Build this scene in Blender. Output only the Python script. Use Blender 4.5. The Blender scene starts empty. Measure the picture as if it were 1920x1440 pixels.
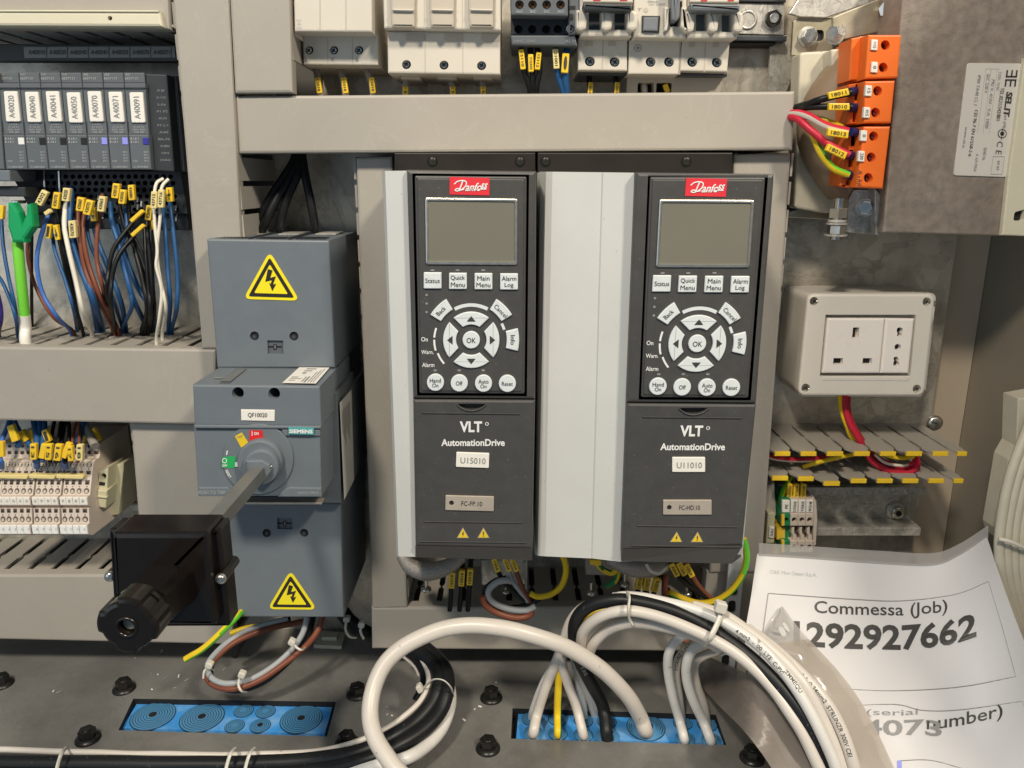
import bpy, bmesh, math, random
from mathutils import Vector, Matrix
from mathutils.geometry import tessellate_polygon
random.seed(7)
SC = bpy.context.scene
COL = SC.collection
# ------------------------------------------------------------------ camera
FPX = 1450.0                       # focal length in photograph pixels (1920 wide)
PITCH = math.radians(14.7)
CAM = Vector((0.0, -0.76, 0.0))
cd = bpy.data.cameras.new('camera')
cam = bpy.data.objects.new('camera', cd)
COL.objects.link(cam)
cam.location = CAM
cam.rotation_euler = (math.radians(90) - PITCH, 0, 0)
cd.sensor_fit = 'HORIZONTAL'
cd.sensor_width = 36.0
cd.lens = FPX * 36.0 / 1920.0
cd.clip_start = 0.01
cd.clip_end = 50
SC.camera = cam
# ------------------------------------------------------------------ world and lamps
w = bpy.data.worlds.new('World')
SC.world = w
w.use_nodes = True
bg = w.node_tree.nodes['Background']
bg.inputs[0].default_value = (0.50, 0.74, 1.0, 1)
bg.inputs[1].default_value = 0.24

def lamp(name, loc, target, size, power, color, sy=None):
    ld = bpy.data.lights.new(name, 'AREA')
    ld.shape = 'RECTANGLE'
    ld.size = size
    ld.size_y = sy or size
    ld.energy = power
    ld.color = color
    o = bpy.data.objects.new(name, ld)
    COL.objects.link(o)
    o.location = loc
    o.rotation_euler = (Vector(target) - Vector(loc)).to_track_quat('-Z', 'Y').to_euler()
    return o
lamp('lamp_hall_warm', (1.02, -1.42, 1.30), (0, 0, -0.15), 0.20, 38, (1.0, 0.89, 0.73), 0.22)
lamp('lamp_hall_far', (-0.53, -1.58, 1.42), (0, 0, -0.15), 0.20, 39, (1.0, 0.895, 0.74), 0.22)
lamp('fill_overhead', (0.1, -1.9, 2.0), (0, 0, -0.2), 1.3, 9, (1.0, 0.93, 0.83), 1.0)  # added soft fill to ease contrast and show in the metal
lamp('window_soft', (-1.9, -2.1, 0.25), (0, 0, -0.2), 1.6, 10, (0.78, 0.89, 1.0), 1.6)
SC.view_settings.view_transform = 'Standard'
SC.view_settings.look = 'None'
SC.view_settings.exposure = -0.24
SC.view_settings.gamma = 1.0
SC.render.engine = 'CYCLES'
SC.cycles.max_bounces = 6
SC.cycles.transparent_max_bounces = 8
# ------------------------------------------------------------------ picture geometry
CP, SP = math.cos(PITCH), math.sin(PITCH)
def ray(px, py):
    a = (px - 960.0) / FPX
    b = (py - 720.0) / FPX
    return Vector((a, CP - b * SP, -SP - b * CP))
def P(px, py, d):                  # on the plane d metres in front of the mounting plate
    r = ray(px, py)
    t = (-d - CAM.y) / r.y
    return CAM + r * t
def PZ(px, py, z):                 # on a level plane
    r = ray(px, py)
    return CAM + r * ((z - CAM.z) / r.z)
def PX(px, py, x):                 # on a plane facing sideways
    r = ray(px, py)
    return CAM + r * ((x - CAM.x) / r.x)
def mmpp(px, py, d):               # metres per pixel there
    return (P(px + 1, py, d) - P(px, py, d)).length
FLOOR = -0.48
# ------------------------------------------------------------------ materials
def srgb(r, g, b):
    def f(c):
        c /= 255.0
        return c / 12.92 if c <= 0.04045 else ((c + 0.055) / 1.055) ** 2.4
    return (f(r), f(g), f(b), 1)
MATS = {}
def mat(name, col, rough=0.5, metal=0.0, var=0.06, scale=60.0, bump=0.0, bscale=900.0, spec=0.5,
        dirt=None, dscale=9.0, damt=0.4, alpha=1.0, trans=0.0, coat=0.0, rvar=0.08):
    m = bpy.data.materials.new(name)
    m.use_nodes = True
    nt = m.node_tree
    N, L = nt.nodes, nt.links
    b = N['Principled BSDF']
    tc = N.new('ShaderNodeTexCoord')
    nz = N.new('ShaderNodeTexNoise')
    nz.inputs['Scale'].default_value = scale
    nz.inputs['Detail'].default_value = 5
    L.new(tc.outputs['Object'], nz.inputs['Vector'])
    mx = N.new('ShaderNodeMix')
    mx.data_type = 'RGBA'
    lo = [max(0, c * (1 - var * 2.2)) for c in col[:3]] + [1]
    hi = [min(1, c * (1 + var * 2.2)) for c in col[:3]] + [1]
    mx.inputs[6].default_value = lo
    mx.inputs[7].default_value = hi
    L.new(nz.outputs['Fac'], mx.inputs[0])
    out = mx.outputs[2]
    if dirt:
        n2 = N.new('ShaderNodeTexNoise')
        n2.inputs['Scale'].default_value = dscale
        n2.inputs['Detail'].default_value = 8
        n2.inputs['Roughness'].default_value = 0.68
        L.new(tc.outputs['Object'], n2.inputs['Vector'])
        rp = N.new('ShaderNodeValToRGB')
        rp.color_ramp.elements[0].position = 0.46
        rp.color_ramp.elements[1].position = 0.70
        rp.color_ramp.elements[1].color = (damt, damt, damt, 1)
        L.new(n2.outputs['Fac'], rp.inputs[0])
        m2 = N.new('ShaderNodeMix')
        m2.data_type = 'RGBA'
        m2.inputs[7].default_value = dirt
        L.new(rp.outputs[0], m2.inputs[0])
        L.new(out, m2.inputs[6])
        out = m2.outputs[2]
    L.new(out, b.inputs['Base Color'])
    mr = N.new('ShaderNodeMapRange')
    mr.inputs['To Min'].default_value = max(0.02, rough - rvar)
    mr.inputs['To Max'].default_value = min(1, rough + rvar)
    L.new(nz.outputs['Fac'], mr.inputs['Value'])
    L.new(mr.outputs[0], b.inputs['Roughness'])
    b.inputs['Metallic'].default_value = metal
    b.inputs['Specular IOR Level'].default_value = spec
    b.inputs['Alpha'].default_value = alpha
    b.inputs['Transmission Weight'].default_value = trans
    b.inputs['Coat Weight'].default_value = coat
    if bump:
        n3 = N.new('ShaderNodeTexNoise')
        n3.inputs['Scale'].default_value = bscale
        n3.inputs['Detail'].default_value = 3
        L.new(tc.outputs['Object'], n3.inputs['Vector'])
        bp = N.new('ShaderNodeBump')
        bp.inputs['Strength'].default_value = bump
        bp.inputs['Distance'].default_value = 0.0006
        L.new(n3.outputs['Fac'], bp.inputs['Height'])
        L.new(bp.outputs[0], b.inputs['Normal'])
    MATS[name] = m
    return m
def galvanised(name, base, dark, rough, metal, dscale=14.0, vor=70.0):
    m = mat(name, base, rough, metal, var=0.10, scale=22, dirt=dark, dscale=dscale, damt=0.75, bump=0.12, bscale=400, rvar=0.14)
    nt = m.node_tree
    N, L = nt.nodes, nt.links
    b = N['Principled BSDF']
    tc = [n for n in N if n.type == 'TEX_COORD'][0]
    vo = N.new('ShaderNodeTexVoronoi')
    vo.inputs['Scale'].default_value = vor
    L.new(tc.outputs['Object'], vo.inputs['Vector'])
    src = b.inputs['Base Color'].links[0].from_socket
    mx = N.new('ShaderNodeMix')
    mx.data_type = 'RGBA'
    mx.blend_type = 'MULTIPLY'
    mx.inputs[0].default_value = 0.32
    L.new(src, mx.inputs[6])
    bw = N.new('ShaderNodeRGBToBW')
    L.new(vo.outputs['Color'], bw.inputs[0])
    L.new(bw.outputs[0], mx.inputs[7])
    L.new(mx.outputs[2], b.inputs['Base Color'])
    return m
def veins(m, col, scale, amt, width=.018):      # thin wandering scuffs and stains
    nt = m.node_tree; N, L = nt.nodes, nt.links; b = N['Principled BSDF']
    tc = [n for n in N if n.type == 'TEX_COORD'][0]
    nz = N.new('ShaderNodeTexNoise'); nz.inputs['Scale'].default_value = scale; nz.inputs['Detail'].default_value = 9; nz.inputs['Distortion'].default_value = 1.6; nz.inputs['Roughness'].default_value = .62
    L.new(tc.outputs['Object'], nz.inputs['Vector'])
    rp = N.new('ShaderNodeValToRGB'); e = rp.color_ramp.elements
    e[0].position = .5 - width; e[0].color = (0, 0, 0, 1); e[1].position = .5 + width; e[1].color = (0, 0, 0, 1)
    q = e.new(.5); q.color = (amt, amt, amt, 1)
    L.new(nz.outputs['Fac'], rp.inputs[0])
    src = b.inputs['Base Color'].links[0].from_socket
    mx = N.new('ShaderNodeMix'); mx.data_type = 'RGBA'; mx.inputs[7].default_value = col
    L.new(rp.outputs[0], mx.inputs[0]); L.new(src, mx.inputs[6]); L.new(mx.outputs[2], b.inputs['Base Color'])
def specks(m, col, scale, thr, amt):
    nt = m.node_tree; N, L = nt.nodes, nt.links; b = N['Principled BSDF']
    tc = [n for n in N if n.type == 'TEX_COORD'][0]
    nz = N.new('ShaderNodeTexNoise'); nz.inputs['Scale'].default_value = scale; nz.inputs['Detail'].default_value = 2
    L.new(tc.outputs['Object'], nz.inputs['Vector'])
    rp = N.new('ShaderNodeValToRGB'); e = rp.color_ramp.elements
    e[0].position = thr; e[0].color = (0, 0, 0, 1); e[1].position = thr + .04; e[1].color = (amt, amt, amt, 1)
    L.new(nz.outputs['Fac'], rp.inputs[0])
    src = b.inputs['Base Color'].links[0].from_socket
    mx = N.new('ShaderNodeMix'); mx.data_type = 'RGBA'; mx.inputs[7].default_value = col
    L.new(rp.outputs[0], mx.inputs[0]); L.new(src, mx.inputs[6]); L.new(mx.outputs[2], b.inputs['Base Color'])
M = {}
M['plate'] = galvanised('galvanised_plate', (0.74, 0.68, 0.57, 1), (0.20, 0.18, 0.15, 1), 0.36, 0.45, 10)
M['zinc'] = galvanised('zinc_steel', (0.78, 0.75, 0.68, 1), (0.26, 0.25, 0.23, 1), 0.34, 0.45, 30, 160)
M['passiv'] = mat('yellow_passivated_steel', (0.55, 0.50, 0.38, 1), 0.36, 0.7, 0.14, 35, dirt=(0.20, 0.16, 0.06, 1), dscale=22, damt=0.5)
M['bolt'] = mat('bright_bolt_steel', (0.62, 0.60, 0.55, 1), 0.25, 0.95, 0.10, 200)
M['chrome'] = mat('chrome_trim', (0.85, 0.77, 0.66, 1), 0.34, 1.0, 0.03, 200)
M['floor'] = mat('painted_floor_steel', (0.255, 0.25, 0.235, 1), 0.38, 0.35, 0.10, 14, bump=0.25, bscale=700, dirt=(0.15, 0.143, 0.13, 1), dscale=11, damt=0.7)
M['sidewall'] = mat('cabinet_side_steel', (0.30, 0.26, 0.20, 1), 0.46, 0.2, 0.10, 9, bump=0.10, bscale=500)  # beige grey wall coloured darker and browner to carry its shade
M['post'] = mat('cabinet_post_steel', (0.60, 0.50, 0.38, 1), 0.45, 0.25, 0.05, 20)
M['duct'] = mat('grey_pvc_duct', (0.375, 0.345, 0.298, 1), 0.50, 0, 0.025, 18, bump=0.05, bscale=800, dirt=(0.32, 0.295, 0.255, 1), dscale=6, damt=0.35)
M['ductin'] = mat('duct_inside', (0.10, 0.095, 0.085, 1), 0.6)  # darkened so the shade inside the ducts is in the colour
M['cream'] = mat('cream_label_strip', (0.66, 0.62, 0.47, 1), 0.45, 0, 0.03, 30)
M['drive'] = mat('charcoal_plastic', (0.060, 0.058, 0.055, 1), 0.46, 0, 0.06, 120, bump=0.18, bscale=1800, dirt=(0.085, 0.083, 0.08, 1), dscale=45, damt=0.25)
M['flange'] = mat('dark_brown_flange', (0.016, 0.012, 0.009, 1), 0.45, 0.3, 0.1, 40)
M['drived'] = mat('charcoal_groove', (0.018, 0.018, 0.018, 1), 0.55)
M['case'] = mat('pale_grey_casing', (0.595, 0.60, 0.572, 1), 0.42, 0, 0.02, 25, bump=0.05, bscale=900, dirt=(0.50, 0.49, 0.45, 1), dscale=16, damt=0.22)
M['key'] = mat('pale_keypad_rubber', (0.68, 0.72, 0.72, 1), 0.40, 0, 0.02, 200)
M['lcd'] = mat('lcd_glass', (0.185, 0.175, 0.135, 1), 0.12, 0, 0.05, 18, spec=0.6, coat=0.35)
M['ink'] = mat('dark_print', (0.045, 0.043, 0.042, 1), 0.5)
M['inkg'] = mat('grey_print', (0.26, 0.26, 0.26, 1), 0.5)
M['white'] = mat('white_print', (0.80, 0.80, 0.78, 1), 0.45)
M['pale'] = mat('faint_print', (0.42, 0.44, 0.44, 1), 0.5)
M['red'] = mat('logo_red', (0.72, 0.035, 0.05, 1), 0.40)
M['label'] = mat('white_plastic_label', (0.82, 0.79, 0.72, 1), 0.38, 0, 0.02, 80)
M['tag'] = mat('engraved_steel_tag', (0.62, 0.53, 0.43, 1), 0.36, 0.45, 0.08, 60)
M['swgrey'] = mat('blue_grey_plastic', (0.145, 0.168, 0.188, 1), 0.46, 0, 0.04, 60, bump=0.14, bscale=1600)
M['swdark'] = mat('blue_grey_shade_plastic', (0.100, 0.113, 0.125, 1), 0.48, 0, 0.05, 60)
M['hole'] = mat('black_hole', (0.010, 0.010, 0.010, 1), 0.7)
M['signy'] = mat('sign_yellow', (0.90, 0.76, 0.015, 1), 0.35, 0, 0.02, 40)
M['sigb'] = mat('sign_black', (0.025, 0.018, 0.014, 1), 0.4)
M['teal'] = mat('teal_plate', (0.06, 0.36, 0.36, 1), 0.4)
M['green'] = mat('signal_green', (0.02, 0.40, 0.10, 1), 0.4)
M['sred'] = mat('signal_red', (0.70, 0.02, 0.02, 1), 0.4)
M['syel'] = mat('signal_yellow', (0.78, 0.55, 0.02, 1), 0.4)
M['handle'] = mat('black_handle_plastic', (0.009, 0.0065, 0.005, 1), 0.22, 0, 0.10, 80, spec=0.45)
M['shaft'] = mat('dull_steel_shaft', (0.27, 0.27, 0.25, 1), 0.40, 0.6, 0.10, 40)
M['plc'] = mat('plc_grey', (0.105, 0.120, 0.132, 1), 0.48, 0, 0.04, 60, bump=0.08)
M['plcd'] = mat('plc_dark', (0.028, 0.032, 0.037, 1), 0.5, 0, 0.06, 60)
M['plcm'] = mat('plc_mid_line', (0.05, 0.056, 0.062, 1), 0.5)
M['lilac'] = mat('lilac_code', (0.28, 0.30, 0.80, 1), 0.45)
M['navy'] = mat('navy_code', (0.03, 0.03, 0.30, 1), 0.45)
M['mcb'] = mat('ivory_breaker_plastic', (0.62, 0.575, 0.495, 1), 0.44, 0, 0.02, 40)
M['mcbd'] = mat('beige_breaker_plastic', (0.50, 0.445, 0.365, 1), 0.46, 0, 0.03, 40)
M['lever'] = mat('dark_grey_lever', (0.05, 0.058, 0.066, 1), 0.38)
M['grlev'] = mat('slate_lever', (0.17, 0.185, 0.20, 1), 0.42)
M['copper'] = mat('copper_screw', (0.55, 0.24, 0.10, 1), 0.35, 0.85)
M['orange'] = mat('orange_terminal_plastic', (0.86, 0.165, 0.020, 1), 0.40, 0, 0.03, 60, bump=0.06)
M['core'] = mat('brown_laminated_core', (0.285, 0.24, 0.20, 1), 0.54, 0.15, 0.22, 130, bump=0.5, bscale=900, dirt=(0.13, 0.10, 0.08, 1), dscale=14, damt=0.5)
M['coil'] = mat('brown_coil_wrap', (0.30, 0.21, 0.13, 1), 0.5, 0, 0.08, 20)
M['bobbin'] = mat('ivory_bobbin_plastic', (0.60, 0.56, 0.44, 1), 0.45)
M['plateL'] = mat('rating_label', (0.66, 0.62, 0.56, 1), 0.42, 0, 0.02, 30)
M['sock'] = mat('grey_white_box_plastic', (0.72, 0.675, 0.60, 1), 0.38, 0, 0.02, 30, bump=0.04)
M['sockw'] = mat('white_socket_plastic', (0.90, 0.84, 0.78, 1), 0.28, 0, 0.01, 30)
M['term'] = mat('beige_terminal_plastic', (0.62, 0.53, 0.45, 1), 0.5, 0, 0.04, 60)
M['termh'] = mat('terminal_recess', (0.10, 0.072, 0.055, 1), 0.5)
M['clampc'] = mat('cream_end_clamp', (0.56, 0.53, 0.36, 1), 0.46)
M['peG'] = mat('earth_green', (0.015, 0.22, 0.09, 1), 0.4)
M['peY'] = mat('earth_yellow', (0.80, 0.52, 0.05, 1), 0.4)
M['paper'] = mat('white_paper', (0.66, 0.65, 0.655, 1), 0.55, 0, 0.01, 12, spec=0.3)
M['sleeve'] = mat('clear_sleeve_plastic', (0.48, 0.46, 0.44, 1), 0.22, 0, 0.05, 9, alpha=0.62)
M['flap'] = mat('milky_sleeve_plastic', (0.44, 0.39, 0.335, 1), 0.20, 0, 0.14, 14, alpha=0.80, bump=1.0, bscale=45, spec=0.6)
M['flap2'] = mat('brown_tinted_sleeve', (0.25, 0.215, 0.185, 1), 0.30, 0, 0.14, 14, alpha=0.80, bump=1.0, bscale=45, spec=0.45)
M['blueent'] = mat('blue_rubber_entry', (0.045, 0.29, 0.72, 1), 0.40, 0, 0.14, 30, dirt=(0.40, 0.60, 0.75, 1), dscale=35, damt=0.5)
M['bluerng'] = mat('blue_rubber_ring', (0.010, 0.04, 0.085, 1), 0.4)
M['bluering2'] = mat('blue_rubber_membrane', (0.075, 0.25, 0.46, 1), 0.42)
M['fbolt'] = mat('black_oxide_bolt', (0.022, 0.021, 0.019, 1), 0.34, 0.45, 0.1, 80)
M['tie'] = mat('natural_nylon', (0.66, 0.63, 0.55, 1), 0.35, 0, 0.03, 60)
M['braid'] = mat('tinned_braid', (0.36, 0.33, 0.30, 1), 0.45, 0.5, 0.35, 900, bump=0.9, bscale=1500)
M['mark'] = mat('yellow_wire_marker', (0.86, 0.57, 0.03, 1), 0.32, 0, 0.03, 100)
M['markp'] = mat('pale_wire_marker', (0.80, 0.66, 0.28, 1), 0.32, 0, 0.03, 100)
def wm(k, n, c, r=0.38): M[k] = mat(n, c, r, 0, 0.04, 50, spec=0.3)
wm('wblue', 'blue_wire', (0.022, 0.092, 0.235, 1)); wm('wblue2', 'bright_blue_wire', (0.06, 0.16, 0.48, 1)); wm('wbrown', 'brown_wire', (0.20, 0.065, 0.035, 1))
wm('wblack', 'black_wire', (0.009, 0.009, 0.009, 1)); wm('wwhite', 'white_wire', (0.76, 0.71, 0.60, 1)); wm('wred', 'red_wire', (0.52, 0.02, 0.045, 1))
wm('wgrey', 'grey_wire', (0.36, 0.38, 0.39, 1)); wm('wgreen', 'green_wire', (0.12, 0.50, 0.03, 1)); wm('wyel', 'yellow_wire', (0.80, 0.56, 0.02, 1))
wm('wlime', 'lime_cable', (0.20, 0.68, 0.06, 1)); wm('plug', 'green_plug', (0.01, 0.33, 0.11, 1)); wm('viol', 'violet_cable', (0.05, 0.03, 0.25, 1))
wm('wferr', 'navy_ferrule', (0.015, 0.025, 0.12, 1)); wm('wclear', 'grey_sleeve', (0.30, 0.28, 0.25, 1), 0.25); wm('wdgrn', 'dark_green_wire', (0.02, 0.20, 0.07, 1))
M['cabw'] = mat('white_cable_sheath', (0.64, 0.59, 0.53, 1), 0.36, 0, 0.03, 25, dirt=(0.50, 0.45, 0.39, 1), dscale=20, damt=0.28)
M['cabw2'] = mat('cool_white_cable_sheath', (0.70, 0.68, 0.64, 1), 0.36, 0, 0.03, 25, dirt=(0.42, 0.40, 0.37, 1), dscale=26, damt=0.35)
M['cabk'] = mat('black_cable_sheath', (0.010, 0.011, 0.012, 1), 0.42, 0, 0.08, 40, spec=0.3)
M['cabc'] = mat('cream_cable', (0.52, 0.48, 0.38, 1), 0.45)
M['chip'] = mat('debris', (0.75, 0.73, 0.68, 1), 0.5)
M['frame'] = mat('white_cabinet_rail', (0.60, 0.62, 0.63, 1), 0.42, 0.2, 0.03, 20)
veins(M['plate'], (0.10, 0.09, 0.075, 1), 6.5, .28, .016); veins(M['plate'], (0.80, 0.76, 0.68, 1), 19, .25, .010)
veins(M['zinc'], (0.20, 0.19, 0.17, 1), 40, .6, .02)
veins(M['floor'], (0.13, 0.12, 0.11, 1), 9, .25, .010); specks(M['floor'], (0.50, 0.48, 0.44, 1), 420, .71, .4)
veins(M['core'], (0.33, 0.27, 0.21, 1), 26, .4, .02)
specks(M['drive'], (0.26, 0.255, 0.25, 1), 520, .715, .32); specks(M['case'], (0.30, 0.29, 0.26, 1), 300, .74, .5); specks(M['duct'], (0.24, 0.22, 0.19, 1), 170, .75, .5); veins(M['duct'], (0.46, 0.44, 0.40, 1), 12, .35, .006)
specks(M['cabw'], (0.20, 0.17, 0.14, 1), 140, .72, .7); specks(M['cabw2'], (0.20, 0.18, 0.16, 1), 140, .72, .7); specks(M['cabk'], (0.10, 0.10, 0.10, 1), 300, .70, .6); specks(M['swgrey'], (0.26, 0.27, 0.28, 1), 500, .72, .5)
# ------------------------------------------------------------------ text
TXT = {}
def textmesh(s, bold=0.0, mono=False):
    k = (s, bold)
    if k in TXT: return TXT[k]
    c = bpy.data.curves.new('t', 'FONT')
    c.body = s
    c.size = 1
    c.resolution_u = 3
    c.offset = bold
    o = bpy.data.objects.new('t', c)
    me = bpy.data.meshes.new_from_object(o)
    vs = [(v.co.x, v.co.y) for v in me.vertices]
    fs = [tuple(p.vertices) for p in me.polygons]
    bpy.data.objects.remove(o)
    bpy.data.curves.remove(c)
    bpy.data.meshes.remove(me)
    x0 = min(v[0] for v in vs); x1 = max(v[0] for v in vs)
    y0 = min(v[1] for v in vs); y1 = max(v[1] for v in vs)
    w = max(1e-6, x1 - x0); h = max(1e-6, y1 - y0)
    vs = [((x - x0) / w - .5, (y - y0) / h - .5) for x, y in vs]
    TXT[k] = (vs, fs, w, h)
    return TXT[k]
# ------------------------------------------------------------------ 2D helpers
def area2(p): return sum(p[i][0] * p[(i + 1) % len(p)][1] - p[(i + 1) % len(p)][0] * p[i][1] for i in range(len(p)))
def inset(p, b):
    n = len(p)
    s = 1 if area2(p) > 0 else -1
    out = []
    for i in range(n):
        a, c, e = p[i - 1], p[i], p[(i + 1) % n]
        d1 = Vector((c[0] - a[0], c[1] - a[1])); d2 = Vector((e[0] - c[0], e[1] - c[1]))
        if d1.length < 1e-9: d1 = d2
        if d2.length < 1e-9: d2 = d1
        d1.normalize(); d2.normalize()
        n1 = Vector((-d1.y, d1.x)) * s; n2 = Vector((-d2.y, d2.x)) * s
        m = n1 + n2
        if m.length < 1e-6: m = n1
        m.normalize()
        k = b / max(0.4, m.dot(n1))
        out.append((c[0] + m.x * k, c[1] + m.y * k))
    return out
def rnd(p, r, n=4):
    out = []
    N = len(p)
    for i in range(N):
        a, c, e = Vector(p[i - 1]), Vector(p[i]), Vector(p[(i + 1) % N])
        rr = r if not isinstance(r, (list, tuple)) else r[i]
        if rr <= 0:
            out.append(tuple(c)); continue
        u = (a - c); v = (e - c)
        k = min(rr, u.length * .48, v.length * .48)
        u = c + u.normalized() * k; v = c + v.normalized() * k
        for j in range(n + 1):
            t = j / n
            q = u * (1 - t) ** 2 + c * 2 * t * (1 - t) + v * t * t
            out.append((q.x, q.y))
    return out
def rect(x0, y0, x1, y1): return [(x0, y0), (x1, y0), (x1, y1), (x0, y1)]
def circ(x, y, r, n=24, ry=None):
    ry = ry or r
    return [(x + r * math.cos(2 * math.pi * i / n), y + ry * math.sin(2 * math.pi * i / n)) for i in range(n)]
def rrect(cx, cy, wd, ht, ang=0, r=0):
    a = math.radians(ang); c, s = math.cos(a), math.sin(a)
    p = [(-wd / 2, -ht / 2), (wd / 2, -ht / 2), (wd / 2, ht / 2), (-wd / 2, ht / 2)]
    p = [(cx + x * c - y * s, cy + x * s + y * c) for x, y in p]
    return rnd(p, r, 3) if r else p
def sector(cx, cy, r0, r1, a0, a1, n=10, b0=None, b1=None):   # angles clockwise from up, in picture space
    b0 = a0 if b0 is None else b0; b1 = a1 if b1 is None else b1
    o = []
    for i in range(n + 1):
        a = math.radians(a0 + (a1 - a0) * i / n); o.append((cx + r1 * math.sin(a), cy - r1 * math.cos(a)))
    for i in range(n + 1):
        a = math.radians(b1 + (b0 - b1) * i / n); o.append((cx + r0 * math.sin(a), cy - r0 * math.cos(a)))
    return o
def smooth(pts, sub=6):
    pts = [Vector(p) for p in pts]
    if len(pts) < 3: sub = max(sub, 2)
    out = []
    n = len(pts)
    for i in range(n - 1):
        p0 = pts[i - 1] if i else pts[0] * 2 - pts[1]
        p1, p2 = pts[i], pts[i + 1]
        p3 = pts[i + 2] if i + 2 < n else pts[-1] * 2 - pts[-2]
        for j in range(sub):
            t = j / sub
            out.append(0.5 * ((2 * p1) + (p2 - p0) * t + (2 * p0 - 5 * p1 + 4 * p2 - p3) * t * t + (3 * p1 - p0 - 3 * p2 + p3) * t ** 3))
    out.append(pts[-1])
    return out
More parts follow.
